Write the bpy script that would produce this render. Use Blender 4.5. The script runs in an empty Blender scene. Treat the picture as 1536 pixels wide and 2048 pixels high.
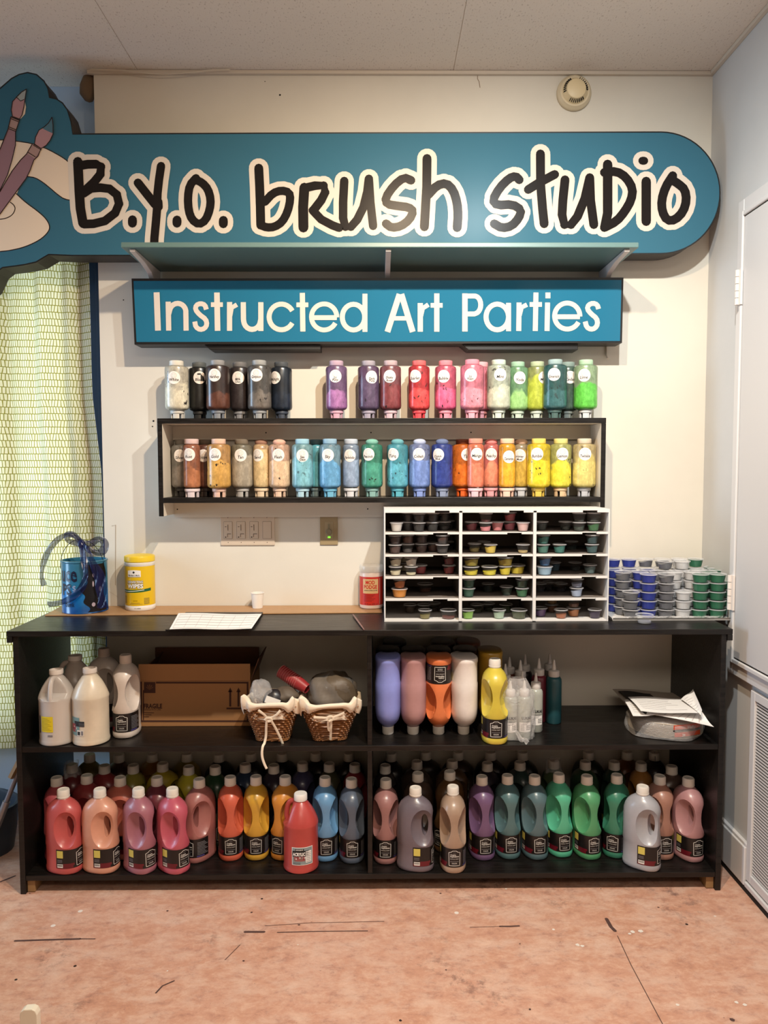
import bpy, math, random
from mathutils import Vector, Matrix
R = math.radians
random.seed(7)
sc = bpy.context.scene
COL = sc.collection

# ------------------------------------------------------------------ camera, world, lights, exposure
CX, CY, CZ = 0.0, -3.04, 1.482
FPX = 1538.0
PITCH, YAW, ROLL = .0595, .0071, -.0017
_f = Vector((math.sin(YAW)*math.cos(PITCH), math.cos(YAW)*math.cos(PITCH), -math.sin(PITCH)))
_r = Vector((math.cos(YAW), -math.sin(YAW), 0))
_u = _r.cross(_f)
RT = _r*math.cos(ROLL) + _u*math.sin(ROLL)
UP = -_r*math.sin(ROLL) + _u*math.cos(ROLL)
CAMP = Vector((CX, CY, CZ))
cam = bpy.data.cameras.new('camera')
cam.sensor_fit = 'HORIZONTAL'; cam.sensor_width = 36; cam.lens = 36*FPX/1536
cam.clip_start = .05
co = bpy.data.objects.new('camera', cam)
m3 = Matrix((RT, UP, -_f)).transposed()
co.matrix_world = Matrix.Translation(CAMP) @ m3.to_4x4()
COL.objects.link(co); sc.camera = co

world = bpy.data.worlds.new('world'); sc.world = world; world.use_nodes = True
world.node_tree.nodes['Background'].inputs[0].default_value = (.55, .75, 1, 1)
world.node_tree.nodes['Background'].inputs[1].default_value = .6

def light(name, kind, loc, energy, color, size=.05, aim=None, sy=None, spot=None, blend=.5):
    L = bpy.data.lights.new(name, kind); L.energy = energy; L.color = color
    if kind == 'AREA':
        L.shape = 'RECTANGLE'; L.size = size; L.size_y = sy or size
    else:
        L.shadow_soft_size = size
    if kind == 'SPOT':
        L.spot_size = R(spot); L.spot_blend = blend
    o = bpy.data.objects.new(name, L); o.location = loc
    if aim is not None:
        o.rotation_euler = (Vector(aim)-Vector(loc)).to_track_quat('-Z', 'Y').to_euler()
    COL.objects.link(o); return o
light('ceiling_spot_warm', 'SPOT', (.13, -1.70, 2.88), 190, (1, .77, .52), .026, (.00, -.25, .95), spot=128, blend=1.0)
light('ceiling_spot_white', 'SPOT', (.56, -1.70, 2.88), 196, (.92, .97, .96), .026, (.62, -.25, .95), spot=128, blend=1.0)
light('room_fixture', 'AREA', (.2, -3.9, 2.93), 40, (1, .87, .72), 1.6, (.2, -3.4, 0), sy=.8)
light('window_daylight_behind_curtain', 'AREA', (-1.5, .42, 1.35), 22, (.80, 1, .92), .9, (-1.5, -1, 1.35), sy=2.1)
light('alcove_cool_fill', 'AREA', (-3.1, -.60, 1.5), 27, (.50, .74, 1), .9, (-1.1, .15, 1.25), sy=1.6).data.spread = R(100)  # added bluish fill brightening the alcove; the left wall has no window
sc.view_settings.view_transform = 'Standard'; sc.view_settings.look = 'None'
sc.view_settings.exposure = -0.24; sc.view_settings.gamma = 1; sc.view_settings.use_curve_mapping = False

# sight lines of the photograph met with real planes (wall, shelf boards), used to measure positions
def ray(u, v): return _f + RT*((u-768)/FPX) + UP*((1024-v)/FPX)
def atY(u, v, Y):
    d = ray(u, v); return CAMP + d*((Y-CY)/d.y)
def atZ(u, v, Z):
    d = ray(u, v); return CAMP + d*((Z-CZ)/d.z)
def atX(u, v, X):
    d = ray(u, v); return CAMP + d*((X-CX)/d.x)

# ------------------------------------------------------------------ materials
def lin(c):
    return tuple(((x/255)/12.92 if x/255 <= .04045 else ((x/255+.055)/1.055)**2.4) for x in c) + (1,)
MATS = {}
def pm(name, rgb, rough=.5, metal=0, spec=.5, coat=0, alpha=None):
    if name in MATS: return MATS[name]
    m = bpy.data.materials.new(name); m.use_nodes = True
    b = m.node_tree.nodes['Principled BSDF']
    b.inputs['Base Color'].default_value = lin(rgb); b.inputs['Roughness'].default_value = rough
    b.inputs['Metallic'].default_value = metal; b.inputs['Specular IOR Level'].default_value = spec
    b.inputs['Coat Weight'].default_value = coat; b.inputs['Coat Roughness'].default_value = .1
    if alpha is not None: b.inputs['Alpha'].default_value = alpha
    MATS[name] = m; return m
class N:
    def __init__(s, m): s.m = m; s.t = m.node_tree; s.b = s.t.nodes.get('Principled BSDF')
    def n(s, typ, **k):
        nd = s.t.nodes.new(typ)
        for a, b in k.items():
            if a.startswith('_'): setattr(nd, a[1:], b)
            else: nd.inputs[a.replace('__', ' ')].default_value = b
        return nd
    def l(s, a, b): s.t.links.new(a, b)
    def ramp(s, fac, stops, interp='LINEAR'):
        r = s.t.nodes.new('ShaderNodeValToRGB'); r.color_ramp.interpolation = interp
        e = r.color_ramp.elements
        while len(e) < len(stops): e.new(.5)
        for q, (p, c) in zip(e, stops): q.position = p; q.color = c
        s.l(fac, r.inputs[0]); return r.outputs[0]
    def mix(s, fac, a, b, mode='MIX'):
        x = s.t.nodes.new('ShaderNodeMix'); x.data_type = 'RGBA'; x.blend_type = mode
        for i, val in ((0, fac), (6, a), (7, b)):
            if hasattr(val, 'is_output') or isinstance(val, bpy.types.NodeSocket): s.l(val, x.inputs[i])
            else: x.inputs[i].default_value = val
        return x.outputs[2]
    def math(s, op, a, b=0):
        x = s.t.nodes.new('ShaderNodeMath'); x.operation = op
        for i, val in ((0, a), (1, b)):
            if isinstance(val, bpy.types.NodeSocket): s.l(val, x.inputs[i])
            else: x.inputs[i].default_value = val
        return x.outputs[0]
    def co(s, kind='Object'): return s.n('ShaderNodeTexCoord').outputs[kind]
    def noise(s, scale, vec=None, detail=3, rough=.6, dist=0):
        x = s.n('ShaderNodeTexNoise', Scale=scale, Detail=detail, Roughness=rough, Distortion=dist)
        if vec is not None: s.l(vec, x.inputs['Vector'])
        return x.outputs[0]
    def mapping(s, vec, scale=(1, 1, 1), loc=(0, 0, 0), rot=(0, 0, 0)):
        x = s.n('ShaderNodeMapping'); x.inputs['Scale'].default_value = scale; x.inputs['Location'].default_value = loc
        x.inputs['Rotation'].default_value = rot
        s.l(vec, x.inputs[0]); return x.outputs[0]
    def bump(s, h, strength=.2, dist=.002):
        x = s.n('ShaderNodeBump', Strength=strength, Distance=dist); s.l(h, x.inputs['Height'])
        s.l(x.outputs[0], s.b.inputs['Normal'])
    def color(s, c): s.l(c, s.b.inputs['Base Color'])
W0 = (0, 0, 0, 1); W1 = (1, 1, 1, 1)

def mat_wall(name, rgb):
    m = pm(name, rgb, .75, spec=.25); k = N(m); c = k.co()
    n1 = k.noise(1.6, c, 4); n2 = k.noise(60, c, 3)
    k.color(k.mix(k.ramp(n1, [(.35, W0), (.75, W1)]), lin(rgb), lin(tuple(x*.95 for x in rgb))))
    k.bump(n2, .12, .002); return m
WALL = mat_wall('cream_wall_paint', (222, 215, 202))
WALLR = mat_wall('grey_cream_wall_paint', (206, 205, 204))
BLUEW = mat_wall('daylight_tinted_wall', (184, 202, 222))  # cool daylight tint put into the alcove wall colour
TRIM = pm('ivory_trim_paint', (206, 194, 178), .5)

def mat_ceiling():
    m = pm('ceiling_tile', (206, 196, 186), .9, spec=.1); k = N(m); c = k.co()
    v = k.noise(170, k.mapping(c, (1, .5, 1)), 2, .5); sp = k.ramp(v, [(.60, W0), (.72, W1)])
    big = k.noise(1.2, c, 3)
    base = k.mix(big, lin((232, 222, 210)), lin((222, 210, 198)))
    k.color(k.mix(k.math('MULTIPLY', sp, .45), base, lin((150, 128, 110)))); k.bump(v, .3, .002); return m
CEIL = mat_ceiling()

def mat_floor():
    m = pm('pink_painted_concrete', (205, 150, 130), .5, spec=.4); k = N(m); c = k.co()
    a = k.noise(1.7, c, 5, .65); b = k.noise(7, k.mapping(c, (1, 1.6, 1)), 7, .75, .2); d = k.noise(38, c, 4, .7)
    col = k.mix(k.ramp(a, [(.3, W0), (.7, W1)]), lin((206, 158, 136)), lin((196, 142, 114)))
    col = k.mix(k.ramp(b, [(.45, W0), (.66, W1)]), col, lin((214, 178, 158)))
    col = k.mix(k.ramp(b, [(.26, W1), (.36, W0)]), col, lin((172, 122, 108)))
    e2 = k.noise(17, k.mapping(c, (1, 1.5, 1), (2, 7, 0)), 8, .8, .3)
    col = k.mix(k.math('MULTIPLY', k.ramp(e2, [(.50, W0), (.66, W1)]), .6), col, lin((228, 190, 166)))
    col = k.mix(k.math('MULTIPLY', k.ramp(e2, [(.34, W1), (.47, W0)]), .6), col, lin((158, 112, 98)))
    grime = k.math('MULTIPLY', k.ramp(k.noise(2.6, k.mapping(c, loc=(3, 1, 0)), 3), [(.56, W0), (.72, W1)]), k.ramp(k.noise(26, c, 4, .75), [(.5, W0), (.62, W1)]))
    col = k.mix(k.math('MULTIPLY', grime, .75), col, lin((92, 66, 62)))
    col = k.mix(k.ramp(d, [(.68, W0), (.74, W1)]), col, lin((128, 84, 72)))
    vo = k.n('ShaderNodeTexVoronoi', Scale=9); k.l(c, vo.inputs['Vector'])
    dots = k.math('MULTIPLY', k.math('LESS_THAN', vo.outputs[0], .045), k.math('GREATER_THAN', k.noise(3, c, 1), .52))
    col = k.mix(dots, col, lin((50, 34, 30)))
    vo2 = k.n('ShaderNodeTexVoronoi', Scale=5.3); k.l(k.mapping(c, loc=(5, 2, 0)), vo2.inputs['Vector'])
    dots2 = k.math('MULTIPLY', k.math('LESS_THAN', vo2.outputs[0], .04), k.math('GREATER_THAN', k.noise(2, c, 1), .5))
    col = k.mix(dots2, col, lin((232, 220, 208)))
    k.color(col); k.bump(b, .1, .003)
    k.l(k.ramp(a, [(.3, (.42,)*3+(1,)), (.7, (.62,)*3+(1,))]), k.b.inputs['Roughness']); return m
FLOOR = mat_floor()
FDARK = pm('floor_scratch_dark', (84, 58, 52), .7); FLIGHT = pm('floor_paint_fleck', (228, 216, 204), .6)

def mat_blackwood():
    m = pm('black_stained_wood', (26, 22, 21), .34, spec=.4); k = N(m); c = k.co()
    w = k.noise(9, k.mapping(c, (1, 16, 16)), 5, .65, .4)
    k.color(k.mix(k.ramp(w, [(.4, W0), (.7, W1)]), lin((15, 13, 12)), lin((31, 27, 25))))
    k.bump(w, .35, .0012)
    k.l(k.ramp(w, [(.3, (.26,)*3+(1,)), (.7, (.44,)*3+(1,))]), k.b.inputs['Roughness']); return m
BWOOD = mat_blackwood()
RAWW = pm('raw_pine', (146, 112, 72), .7)
BLK = pm('black_plastic', (18, 17, 17), .4); BLKM = pm('matte_black', (14, 12, 12), .8)
WHITE = pm('white_plastic', (232, 228, 222), .4); OFFW = pm('offwhite_cap', (222, 214, 204), .45)
PAPER = pm('white_paper', (238, 234, 230), .8); LINE = pm('pale_grey_ink', (196, 190, 188), .8)
INK = pm('black_ink', (24, 22, 24), .7); GREYI = pm('grey_ink', (170, 164, 160), .7)

def mat_hard():
    m = pm('hardboard', (176, 134, 92), .42, spec=.4); k = N(m)
    k.color(k.mix(k.noise(40, k.co(), 4), lin((184, 142, 98)), lin((164, 122, 82)))); return m
HARD = mat_hard()

def mat_curtain():
    m = bpy.data.materials.new('geometric_print_curtain'); m.use_nodes = True; k = N(m)
    uv = k.co('UV'); sep = k.n('ShaderNodeSeparateXYZ'); k.l(uv, sep.inputs[0]); RH = .0264
    q = k.math('DIVIDE', sep.outputs[1], RH); fl_ = k.math('FLOOR', q); fr_ = k.math('SUBTRACT', k.math('SUBTRACT', q, fl_), .5)
    nv = k.n('ShaderNodeCombineXYZ'); k.l(sep.outputs[0], nv.inputs[0]); k.l(k.math('MULTIPLY', fl_, .731), nv.inputs[1])
    wob = k.noise(30, nv.outputs[0], 1, .3)
    cmb = k.n('ShaderNodeCombineXYZ')
    k.l(k.math('ADD', sep.outputs[0], k.math('MULTIPLY', fr_, k.math('MULTIPLY', k.math('SUBTRACT', wob, .5), .026))), cmb.inputs[0]); k.l(sep.outputs[1], cmb.inputs[1])
    br = k.n('ShaderNodeTexBrick', Scale=1.0); br.inputs['Mortar Size'].default_value = .0016; br.inputs['Mortar Smooth'].default_value = .1
    br.inputs['Brick Width'].default_value = .0118; br.inputs['Row Height'].default_value = RH; br.offset = .37
    br.inputs['Color1'].default_value = lin((242, 232, 206)); br.inputs['Color2'].default_value = lin((234, 224, 192)); br.inputs['Mortar'].default_value = lin((150, 140, 52))
    k.l(cmb.outputs[0], br.inputs['Vector'])
    k.b.inputs['Roughness'].default_value = .85; k.color(br.outputs[0])
    tr = k.n('ShaderNodeBsdfTranslucent'); k.l(br.outputs[0], tr.inputs[0])
    mx = k.n('ShaderNodeMixShader', Fac=.55); out = m.node_tree.nodes['Material Output']
    k.l(k.b.outputs[0], mx.inputs[1]); k.l(tr.outputs[0], mx.inputs[2]); k.l(mx.outputs[0], out.inputs[0]); return m
CURT = mat_curtain()

def mat_clear(name='clear_plastic', tint=(235, 235, 238), f=.3, rough=.12):
    if name in MATS: return MATS[name]
    m = pm(name, tint, rough, spec=.6); k = N(m); tr = k.n('ShaderNodeBsdfTransparent')
    mx = k.n('ShaderNodeMixShader', Fac=f); k.l(tr.outputs[0], mx.inputs[1]); k.l(k.b.outputs[0], mx.inputs[2])
    k.l(mx.outputs[0], m.node_tree.nodes['Material Output'].inputs[0]); return m
CLEAR = mat_clear(); 
def mat_wrap():
    m = mat_clear('crinkled_plastic_film', (225, 222, 222), .30, .08); k = N(m)
    k.bump(k.noise(70, k.co(), 3, .6, 1.2), 1, .004); return m
WRAP = mat_wrap()
def mat_ribbon():
    return mat_clear('sheer_navy_organza', (14, 26, 78), .74, .3)
def mat_wicker():
    m = pm('brown_wicker', (150, 92, 48), .45); k = N(m)
    k.color(k.mix(k.noise(60, k.co(), 3), lin((92, 52, 26)), lin((172, 114, 62)))); return m
WICK = mat_wicker()
CLOTH = pm('ivory_cotton', (232, 216, 194), .9); 
CARD = pm('brown_cardboard', (158, 112, 70), .8); CARDI = pm('dark_brown_print', (66, 34, 22), .8); CARDD = pm('inner_cardboard', (104, 66, 44), .85)
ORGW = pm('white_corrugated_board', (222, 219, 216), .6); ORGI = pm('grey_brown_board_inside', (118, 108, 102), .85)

def mat_paint(name, up, low, lev, h0, h1, speck=.4, sc_=22, speckcol=(40, 34, 34)):
    """smeared plastic bottle: residue colour above the paint level, paint below"""
    dk = lambda c_: tuple(.88*(x*.91+.09*(max(c_)*.6+sum(c_)/3*.4)) for x in c_)
    up, low = dk(up), dk(low)
    m = pm(name, low, .3, spec=.5, coat=.15); k = N(m); c = k.co()
    sep = k.n('ShaderNodeSeparateXYZ'); k.l(c, sep.inputs[0])
    zz = k.math('DIVIDE', k.math('SUBTRACT', sep.outputs[2], h0), h1-h0)
    n = k.noise(sc_, c, 3, .55); n4 = k.noise(60, k.mapping(c, (1, 1, .6), (random.random()*9, 0, 0)), 4, .7)
    zz = k.math('ADD', zz, k.math('MULTIPLY', k.math('SUBTRACT', n, .5), .9))
    f = k.ramp(zz, [(max(0, lev-.03), W1), (min(1, lev+.03), W0)])
    up2 = tuple(x*.80 for x in up)
    u_ = k.mix(k.ramp(n4, [(.4, W0), (.62, W1)]), lin(up), lin(up2))
    l_ = k.mix(k.ramp(n4, [(.42, W0), (.66, W1)]), lin(low), lin(tuple(min(255, x*1.14+12) for x in low)))
    col = k.mix(f, u_, l_)
    if speck > 0:
        s_ = k.noise(85, k.mapping(c, (1, 1, .7), (random.random()*20, 3, 1)), 2, .5)
        g_ = k.noise(20, k.mapping(c, loc=(random.random()*20, 1, 4)), 2)
        sp = k.math('MULTIPLY', k.ramp(s_, [(.62, W0), (.66, W1)]), k.ramp(g_, [(.52, W0), (.58, W1)]))
        col = k.mix(k.math('MULTIPLY', sp, speck*2), col, lin(speckcol))
    k.color(col); return m

# ------------------------------------------------------------------ mesh helpers
class M:
    def __init__(s): s.v = []; s.f = []; s.m = []; s.uv = None
    def add(s, vs, fs, m=0):
        o = len(s.v); s.v += [tuple(v) for v in vs]; s.f += [tuple(i+o for i in f) for f in fs]; s.m += [m]*len(fs); return s
    def box(s, x0, x1, y0, y1, z0, z1, m=0):
        return s.add([(x0,y0,z0),(x1,y0,z0),(x1,y1,z0),(x0,y1,z0),(x0,y0,z1),(x1,y0,z1),(x1,y1,z1),(x0,y1,z1)],
            [(3,2,1,0),(4,5,6,7),(0,1,5,4),(1,2,6,5),(2,3,7,6),(3,0,4,7)], m)
    def lathe(s, prof, n=24, c=(0, 0), m=0, sx=1, sy=1, caps=True):
        vs = []; fs = []
        for r, z in prof:
            for i in range(n):
                a = 2*math.pi*i/n; vs.append((c[0]+sx*r*math.cos(a), c[1]+sy*r*math.sin(a), z))
        for j in range(len(prof)-1):
            for i in range(n):
                a = j*n+i; b = j*n+(i+1) % n; fs.append((a, b, b+n, a+n))
        if caps:
            fs.append(tuple(range(n-1, -1, -1))); k = (len(prof)-1)*n; fs.append(tuple(range(k, k+n)))
        return s.add(vs, fs, m)
    def tube(s, pts, r, n=8, m=0, caps=True, flat=1):
        pts = [Vector(p) for p in pts]; rr = r if isinstance(r, (list, tuple)) else [r]*len(pts)
        vs = []; fs = []; up = None
        for i, p in enumerate(pts):
            t = (pts[min(i+1, len(pts)-1)]-pts[max(i-1, 0)]).normalized()
            if up is None:
                up = Vector((0, 0, 1)) if abs(t.z) < .9 else Vector((0, 1, 0))
            x = t.cross(up).normalized(); y = x.cross(t).normalized(); up = y
            for k in range(n):
                a = 2*math.pi*k/n; vs.append(p + x*math.cos(a)*rr[i] + y*math.sin(a)*rr[i]*flat)
        for j in range(len(pts)-1):
            for i in range(n):
                a = j*n+i; b = j*n+(i+1) % n; fs.append((a, b, b+n, a+n))
        if caps: fs.append(tuple(range(n-1, -1, -1))); k = (len(pts)-1)*n; fs.append(tuple(range(k, k+n)))
        return s.add(vs, fs, m)
    def grid(s, fn, nu, nv, m=0, wrap=False):
        vs = [fn(i/nu, j/nv) for j in range(nv+1) for i in range(nu+(0 if wrap else 1))]
        w = nu if wrap else nu+1; fs = []
        for j in range(nv):
            for i in range(nu):
                a = j*w+i; b = j*w+(i+1) % w; fs.append((a, b, b+w, a+w))
        return s.add(vs, fs, m)
    def mapped(s, fn, start=0):
        s.v = s.v[:start] + [tuple(fn(*p)) for p in s.v[start:]]; return s
def link(name, data, parent=None, loc=None, rot=None):
    o = bpy.data.objects.new(name, data); COL.objects.link(o)
    if parent is not None: o.parent = parent
    if loc is not None: o.location = loc
    if rot is not None: o.rotation_euler = rot
    return o
def mesh(name, b, mats, smooth=True, angle=40):
    me = bpy.data.meshes.new(name); me.from_pydata(b.v, [], b.f)
    for m in (mats if isinstance(mats, (list, tuple)) else [mats]): me.materials.append(m)
    me.polygons.foreach_set('material_index', b.m)
    me.update(); me.validate()
    if smooth:
        me.polygons.foreach_set('use_smooth', [True]*len(me.polygons)); me.set_sharp_from_angle(angle=R(angle))
    return me
def obj(name, b, mats, parent=None, loc=None, rot=None, smooth=True, bevel=0, angle=40):
    o = link(name, mesh(name, b, mats, smooth, angle), parent, loc, rot)
    if bevel:
        q = o.modifiers.new('bevel', 'BEVEL'); q.width = bevel; q.segments = 2; q.limit_method = 'ANGLE'
    return o
def tag(o, label, cat, group=None):
    o['label'] = label; o['category'] = cat
    if group: o['group'] = group
    return o
def thing(name, label, cat, loc=(0, 0, 0), rz=0, group=None):
    o = link(name, None, None, loc, (0, 0, rz)); o.empty_display_size = .02; return tag(o, label, cat, group)
def struct(o): o['kind'] = 'structure'; return o

_tc = {}
def text2d(s, size, res=2, bold=0):
    k = (s, res, round(bold, 3))
    if k not in _tc:
        c = bpy.data.curves.new('t', 'FONT'); c.body = s; c.size = 1; c.align_x = 'CENTER'; c.align_y = 'CENTER'; c.resolution_u = res; c.offset = bold
        o = bpy.data.objects.new('t', c); COL.objects.link(o)
        dg = bpy.context.evaluated_depsgraph_get(); me = bpy.data.meshes.new_from_object(o.evaluated_get(dg))
        vs = [(v.co.x, v.co.y) for v in me.vertices]; fs = [tuple(p.vertices) for p in me.polygons]
        if vs:
            cx = (min(p[0] for p in vs)+max(p[0] for p in vs))/2; cy = (min(p[1] for p in vs)+max(p[1] for p in vs))/2
            vs = [(x-cx, y-cy) for x, y in vs]
        _tc[k] = (vs, fs); bpy.data.objects.remove(o); bpy.data.meshes.remove(me)
    vs, fs = _tc[k]; return [(x*size, y*size) for x, y in vs], fs
def put_text(b, s, size, place, m=0, dx=0, dy=0, squeeze=1, shear=0, width=None, bold=0):
    vs, fs = text2d(s, size, 2, bold/size)
    if width and vs:
        w = max(p[0] for p in vs)-min(p[0] for p in vs); squeeze = width/w
    b.add([place(x*squeeze+shear*y+dx, y+dy) for x, y in vs], fs, m)
def arc(cx, cy, rx, ry, a0, a1, n=14):
    return [(cx+rx*math.cos(R(a0+(a1-a0)*i/n)), cy+ry*math.sin(R(a0+(a1-a0)*i/n))) for i in range(n+1)]
def smooth_pts(pts, it=2):
    for _ in range(it):
        q = [pts[0]]
        for a, b in zip(pts[:-1], pts[1:]):
            q.append(tuple(a[i]*.75+b[i]*.25 for i in range(len(a)))); q.append(tuple(a[i]*.25+b[i]*.75 for i in range(len(a))))
        q.append(pts[-1]); pts = q
    return pts
def stroke_polys(pts, w, round_=True, k=12):
    n = len(pts); L = []; out = []
    for i, p in enumerate(pts):
        a = pts[max(i-1, 0)]; c = pts[min(i+1, n-1)]; dx, dy = c[0]-a[0], c[1]-a[1]; l = math.hypot(dx, dy) or 1
        ww = (w[i] if isinstance(w, (list, tuple)) else w)
        L.append((p[0]-dy/l*ww, p[1]+dx/l*ww, p[0]+dy/l*ww, p[1]-dx/l*ww))
    for a, c in zip(L[:-1], L[1:]): out.append([(a[0], a[1]), (a[2], a[3]), (c[2], c[3]), (c[0], c[1])])
    if round_:
        for i, p in enumerate(pts):
            ww = (w[i] if isinstance(w, (list, tuple)) else w)
            out.append([(p[0]+ww*math.cos(2*math.pi*(j+.5)/k), p[1]+ww*math.sin(2*math.pi*(j+.5)/k)) for j in range(k)])
    return out
def union2d(b, polys, place, m=0):
    """merge overlapping flat outlines into one non-overlapping sheet"""
    from mathutils.geometry import delaunay_2d_cdt
    vs = []; fs = []
    for P in polys:
        if len(P) == 4:
            mx_, my_ = sum(p[0] for p in P)/4, sum(p[1] for p in P)/4
            P = sorted(P, key=lambda p: math.atan2(p[1]-my_, p[0]-mx_))
        ar = sum(P[i][0]*P[(i+1) % len(P)][1]-P[(i+1) % len(P)][0]*P[i][1] for i in range(len(P)))
        if ar < 0: P = P[::-1]
        fs.append(tuple(range(len(vs), len(vs)+len(P)))); vs += [Vector(p) for p in P]
    xs = [v.x for v in vs]; ys = [v.y for v in vs]; eps = max(max(xs)-min(xs), max(ys)-min(ys))*1e-6
    V, E_, Fc, ov, oe, of = delaunay_2d_cdt(vs, [], fs, 0, eps, True)
    b.add([place(v.x, v.y) for v in V], [tuple(f) for f, o in zip(Fc, of) if o], m)
def strokes(b, ss, place, m=0, round_=True, k=12):
    union2d(b, [P for pts, w in ss for P in stroke_polys(pts, w, round_, k)], place, m)
def stroke(b, pts, w, place, m=0, round_=True, k=12):
    strokes(b, [(pts, w)], place, m, round_, k)
def boolean(o, cutters, op='DIFFERENCE'):
    for c in cutters:
        q = o.modifiers.new('b', 'BOOLEAN'); q.operation = op; q.object = c; q.solver = 'EXACT'
    dg = bpy.context.evaluated_depsgraph_get(); dg.update()
    me = bpy.data.meshes.new_from_object(o.evaluated_get(dg)); o.modifiers.clear(); o.data = me
    for c in cutters: bpy.data.objects.remove(c)
    me.polygons.foreach_set('use_smooth', [True]*len(me.polygons)); me.set_sharp_from_angle(angle=R(35))
    return me
def ellipsoid(c, r, n=28):
    b = M(); prof = [(max(1e-4, math.sin(math.pi*j/16)), -math.cos(math.pi*j/16)) for j in range(17)]
    b.lathe(prof, n); b.mapped(lambda x, y, z: (c[0]+x*r[0], c[1]+y*r[1], c[2]+z*r[2])); return b
def copy_tree(o, parent=None):
    c = o.copy(); COL.objects.link(c); c.parent = parent
    for ch in list(o.children): copy_tree(ch, c)
    return c

# ------------------------------------------------------------------ the room
XR, WL, ZC = 1.288, -1.085, 2.989
YF = -5.2; XL = -3.2
b = M(); b.box(XL, XR+.1, YF, .16, -.08, 0)
# scratches, cracks and flecks lying in the floor paint
def fl(u, v): p = atZ(u, v, 0); return (p.x, p.y)
def fplace(x, y): return (x, y, .0006)
for pts, w, mi in [([(30,1882),(90,1880),(160,1878)], .004, 1), ([(160,1878),(190,1878)], .002, 1), ([(490,1864),(528,1864)], .005, 1), ([(555,1865),(640,1863),(735,1862)], .0022, 1),
    ([(530,1852),(620,1846),(768,1843)], .0012, 1), ([(312,1986),(325,1972),(348,1962)], .0025, 1), ([(1000,1853),(1020,1853),(1038,1852)], .0035, 1), ([(1213,1838),(1222,1854),(1230,1862)], .006, 1),
    ([(1235,1872),(1262,1930),(1310,2020),(1325,2048)], .0012, 1), ([(940,1855),(1000,1853)], .001, 1), ([(0,1764),(30,1752)], .004, 1), ([(450,1920),(480,1890)], .0012, 1)]:
    stroke(b, [fl(*p) for p in pts], w, fplace, mi, k=6)
for u, v, w, mi in [(881,1787,.005,1),(1317,1815,.004,1),(1040,1888,.003,1),(892,1940,.003,1),(487,1922,.004,1),(598,1850,.004,1),(1464,2040,.008,1),(1060,2019,.004,1),(503,1825,.005,1),(335,1822,.004,1),
    (1012,1778,.005,2),(1155,1890,.008,2),(1165,1892,.007,2),(1265,1864,.008,2),(1282,1863,.009,2),(1260,1868,.006,2),(1473,2005,.006,2),(1490,2010,.006,2),(596,1890,.003,2),(1430,1833,.004,2),(335,1942,.003,2),(1355,2010,.006,2)]:
    x, y = fl(u, v); b.add([(x+w*math.cos(a*1.05)*random.uniform(.7, 1.2), y+w*math.sin(a*1.05)*random.uniform(.6, 1.1), .0008) for a in range(6)], [tuple(range(6))], mi)
struct(obj('floor', b, [FLOOR, FDARK, FLIGHT], smooth=False))

b = M(); b.box(XL, XR+.1, YF, .16, ZC+.0025, ZC+.1)
xs = [-3.2, -2.117, -.914, .289, 1.285]; ys = [.12, -.62, -1.23, -1.84, -2.45, -3.06, -3.67, -4.28, -4.89, -5.2]
for i in range(4):
    for j in range(len(ys)-1): b.box(xs[i]+.0012, xs[i+1]-.0012, ys[j+1]+.0012, ys[j]-.0012, ZC, ZC+.02)
struct(obj('ceiling', b, CEIL, smooth=False))
b = M(); b.box(WL-.02, XR, -.016, 0, ZC-.014, ZC-.0005)
struct(obj('trim_1', b, TRIM, smooth=False, bevel=.002))
b = M(); b.box(XR-.016, XR, YF, -.017, ZC-.014, ZC-.0005)
struct(obj('trim_2', b, TRIM, smooth=False, bevel=.002))

b = M(); b.box(WL, XR+.1, 0, .12, 0, ZC+.05)
def wp(u, v, y=-.0006): p = atY(u, v, 0); return (p.x, y, p.z)
for u, v, r in [(307,842,2), (305,853,1.4), (560,190,2), (247,600,1.4), (530,163,1)]:
    b.add([wp(u+r*math.cos(a*math.pi/4), v+r*math.sin(a*math.pi/4)) for a in range(8)], [tuple(range(8))], 1)
stroke(b, [(955,149),(955,158),(958,163),(960,175)], .7, wp, 2)
stroke(b, [(224,1052),(231,1050),(231,1170)], .5, wp, 2); stroke(b, [(219,1183),(236,1194)], .6, wp, 3)
struct(obj('wall_back', b, [WALL, BLKM, pm('wall_crack', (150,130,110), .8), TRIM], smooth=False))
b = M(); b.box(XR, XR+.1, YF, .12, 0, ZC+.05)
struct(obj('wall_right', b, WALLR, smooth=False))
b = M(); b.box(XL, XR+.1, YF-.1, YF, 0, ZC+.05); struct(obj('wall_front', b, WALL, smooth=False))
b = M(); b.box(XL-.1, XL, YF, .12, 0, ZC+.05); struct(obj('wall_left', b, WALL, smooth=False))
# window wall behind the curtain
b = M()
b.box(XL, WL, .12, .17, 0, .45); b.box(XL, WL, .12, .17, 2.36, ZC+.05)
b.box(-1.235, WL, .12, .17, .45, 2.36); b.box(-1.535, -1.47, .12, .17, .45, 2.36); b.box(-2.05, -1.95, .12, .17, .45, 2.36); b.box(XL, -2.75, .12, .17, .45, 2.36)
struct(obj('wall_window', b, BLUEW, smooth=False))
NAVY = pm('navy_window_frame', (34, 66, 116), .4)
gl = mat_clear('window_glass', (225, 240, 245), .08, .05)
b = M(); b.box(-1.235, -1.088, .10, .118, .45, 2.33); b.box(-1.13, -1.115, .088, .10, .45, 2.33)
o = obj('window_1', b, NAVY, smooth=False, bevel=.002); struct(o)
b = M(); b.box(-1.47, -1.235, .14, .144, .45, 2.36); obj('pane', b, gl, o, smooth=False)
b = M(); b.box(-1.95, -1.535, .14, .144, .45, 2.36); obj('pane', b, gl, o, smooth=False)
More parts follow.
